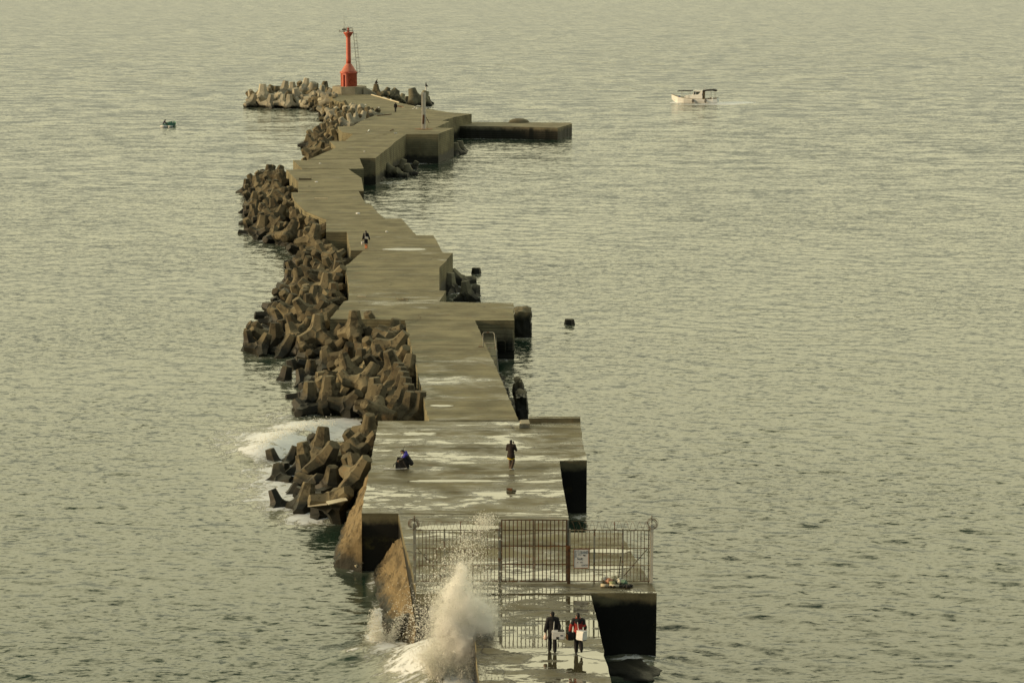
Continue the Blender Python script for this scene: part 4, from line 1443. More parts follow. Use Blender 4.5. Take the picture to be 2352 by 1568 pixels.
# clear standing pools that the spray keeps filled
M_pool, pnt, pb = newmat('standing_water')
pb.inputs['Base Color'].default_value = (.06, .055, .035, 1)
pb.inputs['Roughness'].default_value = .02
pb.inputs['IOR'].default_value = 1.45
pb.inputs['Specular IOR Level'].default_value = .9
ppos = N(pnt, 'ShaderNodeNewGeometry').outputs['Position']
pnt.links.new(bump(pnt, noise(pnt, ppos, 5, 3), .05, .02), pb.inputs['Normal'])
for k, (cx, cy, rx, ry, rg) in enumerate(((932, 572.5, 52, 2.7, .18), (1012, 931.5, 26, 2.6, .3), (965, 996, 36, 4.0, .5), (1040, 1104, 104, 2.8, .3), (1235, 1106, 42, 2.0, .4), (1040, 1212, 110, 7.0, .35), (1395, 1264, 55, 4.5, .35), (1390, 1302, 55, 4, .35), (1215, 1482, 78, 18, .35))):
    bm = B()
    pts = []
    for j in range(120):
        a = 2 * math.pi * j / 120
        q = 1 + rg * (mnoise.noise(Vector((math.cos(a) * 1.6, math.sin(a) * 1.6, k * 3.7))) + .6 * mnoise.noise(Vector((math.cos(a) * 5, math.sin(a) * 5, k * 2.7))) + .45 * mnoise.noise(Vector((math.cos(a) * 14, math.sin(a) * 14, k))))
        zz = -.05 + .005 if cy > 1366 else .0165
        pts.append(dk(cx + rx * q * math.cos(a), cy + ry * q * math.sin(a), zz))
    vs = [bm.verts.new(p) for p in pts]
    for tri in tessellate_polygon([[Vector((p.x, p.y, 0)) for p in pts]]):
        bm.faces.new([vs[i] for i in tri])
    o = obj('puddle', bm, M_pool)
    tag(o, 'still rain and spray water pooled on the deck', None, None, 'structure')
# ------------------------------------------------------------------ people
M_skin = simple('skin', (0.42, 0.25, 0.16), .6, .1, 8)
M_hair = simple('black_hair', (0.012, 0.011, 0.010), .6, .3, 20)
M_eye = simple('eye', (0.02, 0.015, 0.012), .2, .1, 8)
M_lip = simple('lip', (0.30, 0.12, 0.09), .5, .1, 8)


def cloth(name, c, r=.88):
    return simple(name, c, r, .25, 12)


C_black = cloth('black_jacket', (0.017, 0.017, 0.019))
C_trous = cloth('dark_trousers', (0.015, 0.015, 0.017))
C_navy = cloth('navy_trousers', (0.014, 0.017, 0.035))
C_red = cloth('red_jacket', (0.42, 0.045, 0.035))
C_blue = cloth('blue_jacket', (0.055, 0.05, 0.42))
C_yellow = cloth('yellow_shirt', (0.75, 0.55, 0.03))
C_brown = cloth('dark_brown_coat', (0.030, 0.020, 0.016))
C_purple = cloth('dark_purple_shirt', (0.035, 0.02, 0.05))
C_teal = cloth('pale_teal_trousers', (0.30, 0.50, 0.44))
C_white = cloth('white_cloth', (0.70, 0.70, 0.66))
C_orange = cloth('orange_boots', (0.62, 0.17, 0.035), .5)
C_grey = cloth('grey_brown_legs', (0.09, 0.065, 0.045))

BASE = dict(pel=(0, 0, .95), che=(0, .01, 1.27), nek=(0, -.01, 1.46), hed=(0, .02, 1.60),
            lsh=(-.185, 0, 1.40), lel=(-.245, -.03, 1.13), lwr=(-.25, .05, .90), rsh=(.185, 0, 1.40), rel=(.245, -.03, 1.13), rwr=(.25, .05, .90),
            lhi=(-.095, 0, .91), lkn=(-.10, .02, .50), lan=(-.10, -.02, .09), rhi=(.095, 0, .91), rkn=(.10, .02, .50), ran=(.10, -.02, .09),
            ltoe=(-.12, .15, .03), rtoe=(.12, .15, .03))


def hand(wr, d, side, curl=.5, k=1.0):
    """palm, four fingers of unequal length and a thumb; d = direction the hand hangs"""
    wr, d = Vector(wr), Vector(d).normalized()
    a = Vector((0, 1, 0)) - d * d.y
    a = a.normalized() if a.length > .1 else Vector((0, 0, 1))
    n = d.cross(a) * (-1 if side == 'l' else 1)
    n = n.normalized()
    if n.x * (1 if side == 'l' else -1) < 0:
        n = -n
    out = [(wr, .026, wr + d * .035, .030), (wr + d * .035 - a * .018, .022, wr + d * .085 - a * .022, .017), (wr + d * .035 + a * .018, .022, wr + d * .085 + a * .022, .017)]
    for off, ln in ((.034, .070), (.012, .080), (-.011, .074), (-.033, .058)):
        p0 = wr + d * .085 + a * off
        p1 = p0 + (d * math.cos(curl * .6) + n * math.sin(curl * .6)) * ln * .5
        p2 = p1 + (d * math.cos(curl * 1.8) + n * math.sin(curl * 1.8)) * ln * .5
        out += [(p0, .0105, p1, .0095), (p1, .0095, p2, .008)]
    t0 = wr + d * .03 + a * .028
    t1 = t0 + a * .03 + d * .03 + n * .012
    out += [(t0, .014, t1, .0115), (t1, .0115, t1 + d * .028 + n * .012, .0095)]
    return out


def human(label, loc, rz, pose=None, top=C_black, legs=C_trous, shoes=None, hair=True, sleeves=True, bare_shin=False,
          coat=0.0, hood=None, cap=None, scale=1.0, lhand=(0, .05, -1), rhand=(0, .05, -1), curl=(.5, .5), face=(0, 1, 0), fine=True, yoke=None):
    J = {k: Vector(v) for k, v in BASE.items()}
    for k, v in (pose or {}).items():
        J[k] = Vector(v)
    t = thing('person', label, 'person', loc, rz, 'people on and around the breakwater')
    t.scale = (scale,) * 3
    f = Vector(face).normalized()
    up = (J['hed'] - J['nek']).normalized()
    hd = J['hed']
    torso = lambda e: [(J['pel'], .115 + e, J['pel'].lerp(J['che'], .5), .110 + e, (1.28, .86, 1)), (J['pel'].lerp(J['che'], .5), .110 + e, J['che'], .128 + e, (1.28, .86, 1)), (J['che'], .128 + e, J['nek'].lerp(J['che'], .25), .092 + e, (1.3, .84, 1)),
                       (J['lsh'] * .93 + J['nek'] * .07, .062 + e, J['nek'].lerp(J['che'], .12), .062 + e), (J['rsh'] * .93 + J['nek'] * .07, .062 + e, J['nek'].lerp(J['che'], .12), .062 + e)]
    arm = lambda s, e, w=0: [(J[s + 'sh'], .056 + e, J[s + 'el'], .043 + e), (J[s + 'el'], .043 + e, J[s + 'wr'], .029 + e + w)]
    leg = lambda s, e, sh=0: [(J[s + 'hi'], .092 + e, J[s + 'kn'], .060 + e), (J[s + 'kn'], .060 + e, J[s + 'kn'].lerp(J[s + 'an'], .35), .058 + e + sh), (J[s + 'kn'].lerp(J[s + 'an'], .35), .058 + e + sh, J[s + 'an'], .040 + e + sh)]
    foot = lambda s, e: [(J[s + 'an'], .040 + e, J[s + 'an'] + (J[s + 'toe'] - J[s + 'an']) * .15 - Vector((0, .03, .035)), .038 + e), (J[s + 'an'] - Vector((0, .03, .035)), .038 + e, J[s + 'toe'], .032 + e, (1.1, 1, .85))]
    head = [(hd - up * .01, .088, hd + up * .035, .090, (.92, 1.06, 1)), (hd - up * .06 + f * .02, .066, hd - up * .085 + f * .045, .045), (J['nek'], .058, hd - up * .06, .054),
            (hd + f * .088 + up * .005, .014, hd + f * .108 - up * .022, .016)]
    sx = f.cross(up).normalized()
    head += [(hd + sx * .088 * s - up * .01, .018, hd + sx * .088 * s + up * .02, .018, (.6, 1, 1)) for s in (-1, 1)]
    parts = head + torso(0)
    for s in 'lr':
        parts += arm(s, 0) + leg(s, 0) + foot(s, 0)
    parts += hand(J['lwr'], lhand, 'l', curl[0]) + hand(J['rwr'], rhand, 'r', curl[1])
    remesh('body', parts, .0095 if fine else .013, M_skin, t, 1)
    bm = B()
    for s in (-1, 1):
        ball(bm, hd + f * .086 + sx * .034 * s + up * .012, .012, (1, 1, 1), 8, 6)
    obj('eye', bm, M_eye, t, True)
    bm = B()
    ball(bm, hd + f * .082 - up * .055, .02, (1.2, .5, .35), 8, 6)
    obj('mouth', bm, M_lip, t, True)
    if hair:
        remesh('hair', [(hd + up * .045 - f * .018, .096, hd + up * .06 - f * .02, .088, (.94, 1.02, 1)), (hd - f * .045 + up * .03, .082, hd - f * .052 - up * .045, .058), (hd + up * .085 + f * .03, .06, hd + up * .09 - f * .02, .06)], .014, cap or M_hair, t, 2)
    jk = torso(.046)
    if coat:
        q = J['pel'] - (J['che'] - J['pel']).normalized() * coat
        jk += [(J['pel'], .125, q, .125, (1.35, .95, 1))]
    if sleeves:
        jk += arm('l', .032, .014) + arm('r', .032, .014)
    jk += [(J['pel'], .150, J['pel'] - (J['che'] - J['pel']).normalized() * .05, .150, (1.28, .92, 1))]
    jk += [(J['nek'] - up * .02, .066, J['nek'] + up * .02, .068)]
    remesh('jacket', jk, .016, top, t, 3)
    if yoke:
        remesh('jacket_yoke', [(J['lsh'] + Vector((0, -.005, .015)), .106, J['nek'] - Vector((0, 0, .02)), .088), (J['rsh'] + Vector((0, -.005, .015)), .106, J['nek'] - Vector((0, 0, .02)), .088), (J['lsh'], .096, J['lsh'].lerp(J['lel'], .55), .084), (J['rsh'], .096, J['rsh'].lerp(J['rel'], .55), .084), (J['rel'], .082, J['rwr'], .060), (J['nek'].lerp(J['che'], .3) - Vector((0, .03, 0)), .136, J['nek'].lerp(J['che'], .6) - Vector((0, .03, 0)), .140, (1.3, .85, 1))], .016, yoke, t, 3)
    if hood:
        remesh('hood', [(J['nek'] - f * .05 - up * .05, .085, J['nek'] - f * .11 + up * .03, .075, (1.25, 1, 1)), (J['nek'] - f * .02 - up * .01, .082, J['nek'] + up * .03, .080)], .014, hood, t, 3)
    tr = [(J['pel'], .128, (J['lhi'] + J['rhi']) / 2, .120, (1.3, .9, 1))]
    for s in 'lr':
        tr += leg(s, .026, .016) if not bare_shin else leg(s, .014)[:1]
    remesh('trousers', tr, .016, legs, t, 3)
    for s in 'lr':
        ft = foot(s, .012)
        if bare_shin == 'boots':
            ft = ft + [(J[s + 'kn'].lerp(J[s + 'an'], .30), .064, J[s + 'an'], .056)]
        remesh('shoe', ft, .013, shoes or M_black, t, 2)
    return t, J


def free(name, bm, mat, label, cat, loc, rz=0, group=None, bevel=0.0, smooth=False, parent=None):
    o = obj(name, bm, mat, parent, smooth, bevel)
    if parent is None:
        o.location = loc
        o.rotation_euler = (0, 0, rz)
        tag(o, label, cat, group)
    return o


def cooler(label, loc, rz, size, lid_dark, strap_pts, tilt=0.0):
    t = thing('cooler_box', label, 'cooler box', loc, rz)
    t.rotation_euler = (tilt, 0, rz)
    sx, sy, sz = size
    bm = B()
    box(bm, (0, 0, 0), (sx, sy, sz))
    obj('body', bm, M_white, t, bevel=.03)
    bm = B()
    box(bm, (0, 0, sz / 2 + .02), (sx * 1.02, sy * 1.03, .05))
    obj('lid', bm, M_white, t, bevel=.015)
    if lid_dark:
        bm = B()
        box(bm, (sx * .22, 0, sz / 2 + .055), (sx * .5, sy * .8, .03))
        obj('latch', bm, M_black, t, bevel=.01)
        bm = B()
        box(bm, (-sx * .05, -sy / 2 - .003, -sz * .28), (.11, .012, sz * .40))
        obj('corner_guard', bm, M_black, t, bevel=.004)
        bm = B()
        for i, x in enumerate((.10, .13, .16, .19)):
            box(bm, (x, -sy / 2 - .002, .03), (.012, .006, .06 if i % 2 else .05))
        box(bm, (.145, -sy / 2 - .002, .062), (.10, .006, .010))
        obj('lettering', bm, M_ink, t)
    else:
        bm = B()
        box(bm, (0, 0, -sz / 2 - .008), (sx * .96, sy * .96, .02))
        obj('bottom_plate', bm, M_black, t, bevel=.006)
    bm = B()
    inv = t.matrix_basis.inverted()
    tube(bm, [Matrix.Rotation(-rz, 4, 'Z') @ Matrix.Rotation(-tilt, 4, 'X') @ (Vector(p) - Vector(loc)) for p in strap_pts], .016, 6)
    obj('strap', bm, C_white, t)
    return t


# two anglers walking away along the wet walkway
g1 = dk(1269, 1496, -.045)
h1, J1 = human('person in black carrying a white cooler and small bag, left of the two walkers', g1, R(2),
               dict(lkn=(-.10, .10, .50), lan=(-.11, .12, .09), ltoe=(-.13, .29, .03), rkn=(.09, .03, .50), ran=(.09, -.13, .10), rtoe=(.10, .03, .03), lel=(-.27, -.04, 1.14), lwr=(-.30, .02, .90),
                    rel=(.28, -.06, 1.14), rwr=(.26, -.02, .92)), C_black, C_trous, curl=(1.2, 1.0), scale=1.04, cap=C_black)
def collar(t, J, m):
    bm = B()
    c_ = J['nek'] + Vector((0, .01, .015))
    tube(bm, [c_ + Vector((.082 * math.cos(a), .080 * math.sin(a), .012 * math.sin(a))) for a in [2 * math.pi * k / 20 for k in range(20)]], .022, 6, True)
    obj('collar', bm, m, t, True)


collar(h1, J1, C_white)
cooler('white cooler box with dark lid slung behind the black clad walker', g1 + Vector((.24, -.28, .84)), R(-3), (.55, .30, .30), True,
       [g1 + Vector((.03, -.28, .98)), g1 + Vector((.05, -.20, 1.2)), g1 + Vector((.07, -.10, 1.42)), g1 + Vector((.02, -.07, 1.50)), g1 + Vector((-.10, -.07, 1.49)), g1 + Vector((-.13, .08, 1.45)), g1 + Vector((0, .18, 1.25)), g1 + Vector((.30, .12, 1.05)), g1 + Vector((.48, -.16, .98))])
bm = B()
lathe(bm, [(.02, .12), (.03, .06), (.07, 0), (.095, -.08), (.08, -.17), (.03, -.19)], 14)
for v in bm.verts:
    v.co *= 1 + .12 * mnoise.noise(v.co * 14)
free('carrier_bag', bm, simple('pink_white_plastic', (.72, .55, .48), .4, .15, 9), 'small pinkish plastic bag in the left hand of the black clad walker', 'bag', g1 + Vector((-.30, .03, .72)), 0, None, 0, True)
g2 = dk(1327.5, 1499, -.045)
h2, J2 = human('person in red and black jacket with cooler on the back, right of the two walkers', g2, R(0),
               dict(lkn=(-.08, .04, .50), lan=(-.07, .02, .09), ltoe=(-.08, .19, .03), rkn=(.11, .05, .50), ran=(.13, -.28, .26), rtoe=(.14, -.18, .12), lel=(-.30, -.05, 1.17), lwr=(-.32, .06, .93), rel=(.29, -.04, 1.15), rwr=(.30, .10, .95), hed=(-.01, .03, 1.60)),
               C_red, C_trous, curl=(1.2, .8), face=(-.25, 1, 0), yoke=C_black, scale=1.04)
collar(h2, J2, C_white)
cooler('plain white cooler box hanging on the back of the red jacketed walker', g2 + Vector((.14, -.36, .90)), R(-32), (.36, .36, .36), False,
       [g2 + Vector((.0, -.30, 1.06)), g2 + Vector((-.05, -.22, 1.25)), g2 + Vector((-.08, -.12, 1.42)), g2 + Vector((-.06, -.05, 1.50)), g2 + Vector((.10, .06, 1.45)), g2 + Vector((.2, .16, 1.25)), g2 + Vector((.34, .0, 1.1)), g2 + Vector((.30, -.28, 1.06))], R(-10))
bm = B()
box(bm, (0, 0, 0), (.28, .24, .32))
bg2 = free('shoulder_bag', bm, M_dark, 'black tackle bag with orange side pocket at the left hip of the red jacketed walker', 'bag', g2 + Vector((-.33, -.12, .80)), R(15), None, .03)
bm = B()
box(bm, (-.155, 0, -.02), (.05, .2, .22))
obj('pocket', bm, simple('orange_cloth', (.42, .17, .05), .8, .2, 8), bg2, bevel=.01)
# angler crouching over the tackle bag
g3 = dk(936, 1075.5, .012)
h3, J3 = human('person in blue hooded jacket crouching over an open tackle bag', g3, R(90),
               dict(pel=(0, -.20, .36), che=(0, .02, .70), nek=(0, .14, .90), hed=(0, .27, 1.0), lsh=(-.18, .10, .83), rsh=(.18, .10, .83), lel=(-.22, .26, .62), rel=(.22, .26, .62), lwr=(-.09, .46, .50), rwr=(.10, .48, .46),
                    lhi=(-.10, -.18, .34), lkn=(-.17, .20, .52), lan=(-.13, -.02, .10), ltoe=(-.15, .15, .03), rhi=(.10, -.18, .34), rkn=(.17, .20, .50), ran=(.13, -.04, .10), rtoe=(.15, .13, .03)),
               C_black, C_trous, shoes=C_white, hood=C_blue, lhand=(0, .7, -.7), rhand=(0, .7, -.7), curl=(1.0, 1.0), face=(0, .8, -.6), yoke=C_blue)
t = thing('tackle_bag', 'open black tackle bag in front of the crouching person', 'bag', dk(921, 1074.5, .012))
bm = B()
box(bm, (0, 0, .18), (.62, .42, .36))
obj('body', bm, M_dark, t, bevel=.03)
bm = B()
box(bm, (-.02, .14, .46), (.45, .04, .28), Matrix.Rotation(R(-12), 3, 'X') @ Matrix.Rotation(R(10), 3, 'Y'))
obj('flap', bm, M_dark, t, bevel=.01)
bm = B()
tube(bm, [(-.32, 0, .3), (-.42, 0, .22), (-.44, 0, .08)], .02, 5)
obj('handle', bm, M_black, t)
bm = B()
tube(bm, [dk(881, 1076.2, .04), dk(908, 1076.6, .04), dk(931, 1075.6, .05)], .022, 6)
tag(obj('fishing_pole', bm, M_white), 'pale fishing pole lying on the deck beside the crouching person', 'fishing pole')
bm = B()
tube(bm, [dk(920.5, 1078.5, .04), g3 + Vector((-.53, -.10, .46)), g3 + Vector((-.15, .0, 1.35))], .012, 5)
tag(obj('fishing_rod', bm, M_black), 'thin dark fishing rod held by the crouching person', 'fishing rod')
# the one with the phone
g4 = dk(1173.5, 1077, .012)
h4, J4 = human('person in long dark coat over yellow shirt and white shoes, holding a phone up', g4, R(-14),
               dict(lkn=(-.06, .06, .50), lan=(-.02, -.06, .09), ltoe=(.08, .06, .03), rkn=(.14, .10, .50), ran=(.06, -.10, .09), rtoe=(.20, -.06, .03), rel=(.30, .06, 1.14), rwr=(.16, .26, 1.38), lel=(-.26, .06, 1.14), lwr=(-.12, .22, 1.30)),
               C_brown, C_grey, shoes=C_white, rhand=(-.3, .3, .9), lhand=(.5, .4, .6))
for nm, prof, mt in (('coat_skirt', [(.15, .98), (.175, .90), (.195, .78), (.205, .70), (.19, .69), (.14, .95)], C_brown), ('shirt_hem', [(.15, .86), (.172, .72), (.178, .615), (.165, .61), (.13, .84)], C_yellow)):
    bm = lathe(B(), prof, 28)
    for v in bm.verts:
        v.co.x *= 1.22
        a_ = math.atan2(v.co.y, v.co.x)
        v.co.z += .02 * math.sin(a_ * 2 + 1) * (1 if v.co.z < .8 else 0)
    obj(nm, bm, mt, h4, True)
bm = B()
box(bm, (0, 0, 0), (.075, .012, .15))
free('phone', bm, M_black, 'small dark phone held up by the person in the long coat', 'phone', g4 + Vector((.15, .33, 1.52)), R(-20), None, .004)
# walker in orange boots
g5 = dk(840.8, 571)
h5, J5 = human('person in black top and orange boots walking away with a white bucket', g5, R(5),
               dict(lkn=(-.07, .06, .50), lan=(-.04, -.12, .12), ltoe=(-.05, .04, .03), rkn=(.10, .08, .50), ran=(.08, .06, .09), rtoe=(.09, .23, .03), lel=(-.26, -.02, 1.14), lwr=(-.30, .03, .90), rel=(.28, -.06, 1.15), rwr=(.34, -.06, .92)),
               C_black, C_navy, shoes=C_orange, bare_shin='boots', curl=(1.2, .5), scale=1.06, fine=False)
t = thing('bucket', 'white bait bucket hanging from the left hand of the orange booted walker', 'bucket', g5 + Vector((-.36, .03, .40)))
obj('pail', lathe(B(), [(.12, 0), (.15, .28), (.155, .29), (.14, .29), (.11, .03)], 16), M_white, t, True)
bm = B()
tube(bm, [(.15 * math.cos(a), 0, .28 + .20 * math.sin(a)) for a in [math.pi * k / 10 for k in range(11)]], .008, 5)
obj('handle', bm, M_black, t)
bm = B()
box(bm, (0, 0, 0), (.34, .12, .22), Matrix.Rotation(R(14), 3, 'Y'))
tube(bm, [(-.14, 0, .12), (-.16, .08, .45), (-.12, .18, .62)], .018, 5)
free('sling_bag', bm, C_white, 'white sling bag on the back of the orange booted walker', 'bag', g5 + Vector((.08, -.22, 1.13)), 0, None, .02)
# far walker
g6 = dk(908.6, 257.5)
human('person dressed in black with a dark backpack walking towards the lighthouse', g6, R(0), dict(lkn=(-.08, .08, .50), lan=(-.06, .10, .09), ltoe=(-.07, .26, .03), rkn=(.07, .02, .5), ran=(.07, -.22, .14), rtoe=(.08, -.08, .05)), C_black, C_trous, fine=False)
bm = B()
box(bm, (0, 0, 0), (.34, .2, .46))
free('backpack', bm, M_dark, 'dark backpack of the person walking towards the lighthouse', 'backpack', g6 + Vector((0, -.24, 1.2)), 0, None, .05)


def top_of(o):
    M = o.rotation_quaternion.to_matrix()
    best = max((M @ a for a in AX), key=lambda v: v.z)
    return o.location + best * 1.5 * o.scale[0]


bytop = {}
bpy.context.view_layer.update()


def near_tet(x, y, z):
    p = P(x, y, z)
    return min((o for o, _ in tetras), key=lambda o: (o.location - p).length)


g7 = top_of(near_tet(864, 213, 3.0))
human('hunched person in dark clothes perched on the rocks right of the lighthouse', g7 + Vector((0, 0, -.06)), R(-90),
      dict(pel=(0, -.14, .40), che=(0, .02, .72), nek=(0, .14, .93), hed=(0, .24, 1.04), lsh=(-.18, .08, .86), rsh=(.18, .08, .86), lel=(-.24, .22, .60), rel=(.24, .22, .60), lwr=(-.12, .36, .48), rwr=(.12, .36, .48),
           lhi=(-.10, -.12, .38), lkn=(-.14, .22, .52), lan=(-.11, .02, .10), ltoe=(-.12, .18, .03), rhi=(.10, -.12, .38), rkn=(.14, .22, .50), ran=(.11, .02, .10), rtoe=(.12, .18, .03)), C_black, C_grey, fine=False, face=(0, .9, -.4))
g8 = top_of(near_tet(972, 231, 1.2))
human('person in dark vest and white trousers standing on the big block at the far end', g8 + Vector((0, 0, -.05)), R(-70),
      dict(rel=(.24, .16, 1.14), rwr=(.22, .36, 1.0), lel=(-.24, .10, 1.14), lwr=(-.2, .30, 1.0)), C_black, C_white, fine=False, scale=1.05)

# ------------------------------------------------------------------ boats
M_hull = simple('white_hull_paint', (0.88, 0.88, 0.84), .45, .06, 1.2, dark=(.5, .42, .28), amount=-.05)
M_hullblue = simple('transom_paint', (0.52, 0.57, 0.58), .45, .12, 1.5, dark=(.25, .2, .14), amount=.02)
M_trim = simple('strake_rust_and_opening_shade', (0.20, 0.15, 0.08), .8, .3, 3)
bt = thing('fishing_boat', 'white wooden fishing boat with cabin and dark canopies heading left', 'boat', P(1598, 236.5, 0), R(180 - 14))
# x forward, y to the boat's left; bow at +x
st_ = [(-4.9, 1.15, 1.15, .25), (-4.0, 1.35, 1.02, .0), (-2.0, 1.5, .95, -.1), (0.5, 1.5, .98, -.15), (2.5, 1.3, 1.12, -.1), (3.9, .9, 1.36, .15), (4.8, .42, 1.62, .6), (5.4, .10, 1.85, 1.1)]


def hull_loft(bm, stn, inner=0.0, top_only=False):
    rings = []
    for x, w, zt, zb in stn:
        w2 = max(.03, w - inner)
        row = [(x, -w2, zt), (x, -w2 * .97, zt - .35), (x, -w2 * .8, zb + .1), (x, -w2 * .3, zb - .35), (x, w2 * .3, zb - .35), (x, w2 * .8, zb + .1), (x, w2 * .97, zt - .35), (x, w2, zt)]
        rings.append([bm.verts.new(p) for p in row])
    for A, C in zip(rings, rings[1:]):
        for k in range(7):
            bm.faces.new((A[k], A[k + 1], C[k + 1], C[k]))
    bm.faces.new(rings[0])
    bm.faces.new(rings[-1][::-1])
    return rings


bm = B()
rg = hull_loft(bm, st_)
dkz = []
for A in rg:
    a, b2 = A[0].co, A[-1].co
    dkz.append((bm.verts.new((a.x, a.y + .10, a.z)), bm.verts.new((a.x, a.y + .12, a.z - .38)), bm.verts.new((b2.x, b2.y - .12, b2.z - .38)), bm.verts.new((b2.x, b2.y - .10, b2.z))) if abs(a.y) > .3 else None)
for i in range(len(rg) - 1):
    if dkz[i] and dkz[i + 1]:
        A, C, a, c = rg[i], rg[i + 1], dkz[i], dkz[i + 1]
        for q in ((A[0], C[0], c[0], a[0]), (a[0], c[0], c[1], a[1]), (a[1], c[1], c[2], a[2]), (a[2], c[2], c[3], a[3]), (a[3], c[3], C[7], A[7])):
            bm.faces.new(q)
bm.faces.new((rg[-2][0], rg[-1][0], rg[-1][7], rg[-2][7]))
obj('hull', bm, M_hull, bt)
bm = B()
box(bm, (-4.93, 0, .68), (.07, 2.15, .85), Matrix.Rotation(R(6), 3, 'Y'))
obj('transom', bm, M_hullblue, bt, bevel=.02)
bm = B()
for s in (-1, 1):
    tube(bm, [(x, s * (w + .01), zt) for x, w, zt, zb in st_], .045, 5)
obj('strake', bm, M_trim, bt)
bm = B()
prism(bm, [Vector(p) for p in ((1.9, -.85, 1.62), (1.9, .85, 1.62), (-1.6, 1.05, 1.75), (-1.6, -1.05, 1.75))], .55)
obj('coach_roof', bm, M_hull, bt, bevel=.05)
bm = B()
t_ = [(.75, -.82, 1.65), (.75, .82, 1.65), (-1.5, .95, 1.72), (-1.5, -.95, 1.72)]
u_ = [(.25, -.74, 2.62), (.25, .74, 2.62), (-1.7, .86, 2.72), (-1.7, -.86, 2.72)]
va, vb = [bm.verts.new(p) for p in t_], [bm.verts.new(p) for p in u_]
bm.faces.new(va)
bm.faces.new(vb)
for k in range(4):
    bm.faces.new((va[k], va[(k + 1) % 4], vb[(k + 1) % 4], vb[k]))
box(bm, (-.75, 0, 2.72), (2.25, 1.95, .09))
obj('cabin', bm, M_hull, bt, bevel=.03)
for s in (-1, 1):
    for x0_, x1_, xo in ((.42, .02, .2), (-.15, -1.3, 0)):
        bm = B()
        a = [Vector((x0_, s * .845, 1.86)), Vector((x1_, s * .885, 1.88)), Vector((x1_ - .0, s * .835, 2.50)), Vector((x0_ - xo, s * .795, 2.48))]
        vs = [bm.verts.new(p + Vector((0, s * .02, 0))) for p in a] + [bm.verts.new(p + Vector((0, -s * .03, 0))) for p in a]
        for q in ((0, 1, 2, 3), (7, 6, 5, 4), (0, 1, 5, 4), (1, 2, 6, 5), (2, 3, 7, 6), (3, 0, 4, 7)):
            bm.faces.new([vs[i] for i in q])
        obj('window', bm, M_glass, bt)
bm = B()
box(bm, (.52, 0, 2.18), (.05, 1.2, .5), Matrix.Rotation(R(-27), 3, 'Y'))
obj('windscreen', bm, M_glass, bt)
bm = B()
box(bm, (-1.80, 0, 1.65), (.3, 1.6, 1.9))
obj('wheelhouse_shade_box', bm, M_trim, bt, bevel=.1)  # solid brown box, its colour painting the shaded inside of the wheelhouse
for nm, prof, pol in (('bow_canopy', [(4.0, .95, 2.62), (2.6, 1.1, 2.70), (.8, 1.15, 2.74)], [(3.0, .8), (1.4, .9)]), ('stern_canopy', [(-1.6, 1.0, 2.84), (-2.8, 1.1, 3.02), (-3.8, 1.1, 3.10), (-4.6, 1.0, 2.92)], [(-3.3, .95), (-4.3, .9)])):
    bm = B()
    rr = []
    th = .10 if nm == 'bow_canopy' else .26
    for x, w, z in prof:
        rr.append([bm.verts.new(p) for p in ((x, -w, z - .06), (x, -w * .5, z), (x, w * .5, z), (x, w, z - .06), (x, w, z - .06 - th), (x, -w, z - .06 - th))])
    for A, C in zip(rr, rr[1:]):
        for k in range(6):
            bm.faces.new((A[k], A[(k + 1) % 6], C[(k + 1) % 6], C[k]))
    bm.faces.new(rr[0])
    bm.faces.new(rr[-1][::-1])
    for v in bm.verts:
        v.co.z += .06 * mnoise.noise(v.co * 2)
    obj(nm, bm, M_dark, bt, bevel=.02)
    for x, w in pol:
        for s in (-1, 1):
            bm = B()
            cyl(bm, (x, s * w, .7), (x, s * w, 2.7), .03, None, 6)
            obj('canopy_pole', bm, M_galv, bt)
bm = B()
cyl(bm, (-1.9, .2, 2.75), (-1.9, .2, 3.5), .035, .02, 6)
box(bm, (-2.0, .2, 3.15), (.3, .06, .05))
obj('mast', bm, M_whitep, bt)
for x in (.4, -2.4):
    bm = B()
    tube(bm, [(x + .14 * math.cos(a), 1.58, .52 + .3 * math.sin(a)) for a in [2 * math.pi * k / 16 for k in range(16)]], .09, 6, True)
    obj('fender', bm, M_black, bt, True)
bm = B()
ball(bm, (3.6, .35, 1.35), .24, (1, 1, .8))
obj('float', bm, simple('blue_plastic', (.05, .09, .30), .5, .2, 4), bt, True)
for k in range(5):
    bm = B()
    box(bm, (-3.0 - .38 * k, .5 - .25 * (k % 2), .95 + .1 * (k % 3)), (.25, .3, .42))
    obj('gear', bm, (M_dark, M_trim, M_white)[k % 3], bt, bevel=.04)
bm = B()
box(bm, (2.2, .2, 1.25), (.5, .6, .8))
obj('hatch', bm, M_hull, bt, bevel=.05)

sk = thing('skiff', 'small green open skiff with pale side float, left of the lighthouse', 'skiff', P(384, 291, 0), R(0))
M_teal = simple('green_hull_paint', (.12, .30, .22), .5, .25, 2, dark=(.06, .12, .09), amount=.05)
bm = B()
rr = []
for y, w, z in ((-.1, .95, .72), (1.2, 1.0, .68), (2.6, .75, .70), (3.4, .15, .78)):
    rr.append([bm.verts.new(p) for p in ((.55 - w, y, z), (.55 - w * .75, y, -.25), (.55 + w * .75, y, -.25), (.55 + w, y, z), (.55 + w - .1, y, z), (.55 + w * .66, y, .05), (.55 - w * .66, y, .05), (.55 - w + .1, y, z))])
for A, C in zip(rr, rr[1:]):
    for k in range(8):
        bm.faces.new((A[k], A[(k + 1) % 8], C[(k + 1) % 8], C[k]))
obj('hull', bm, M_teal, sk)
bm = B()
box(bm, (.55, -.12, .37), (1.75, .07, .76))
obj('stern_board', bm, M_teal, sk, bevel=.02)
bm = B()
box(bm, (.55, .9, .5), (1.6, .28, .06))
obj('thwart', bm, M_wood, sk, bevel=.01)
bm = B()
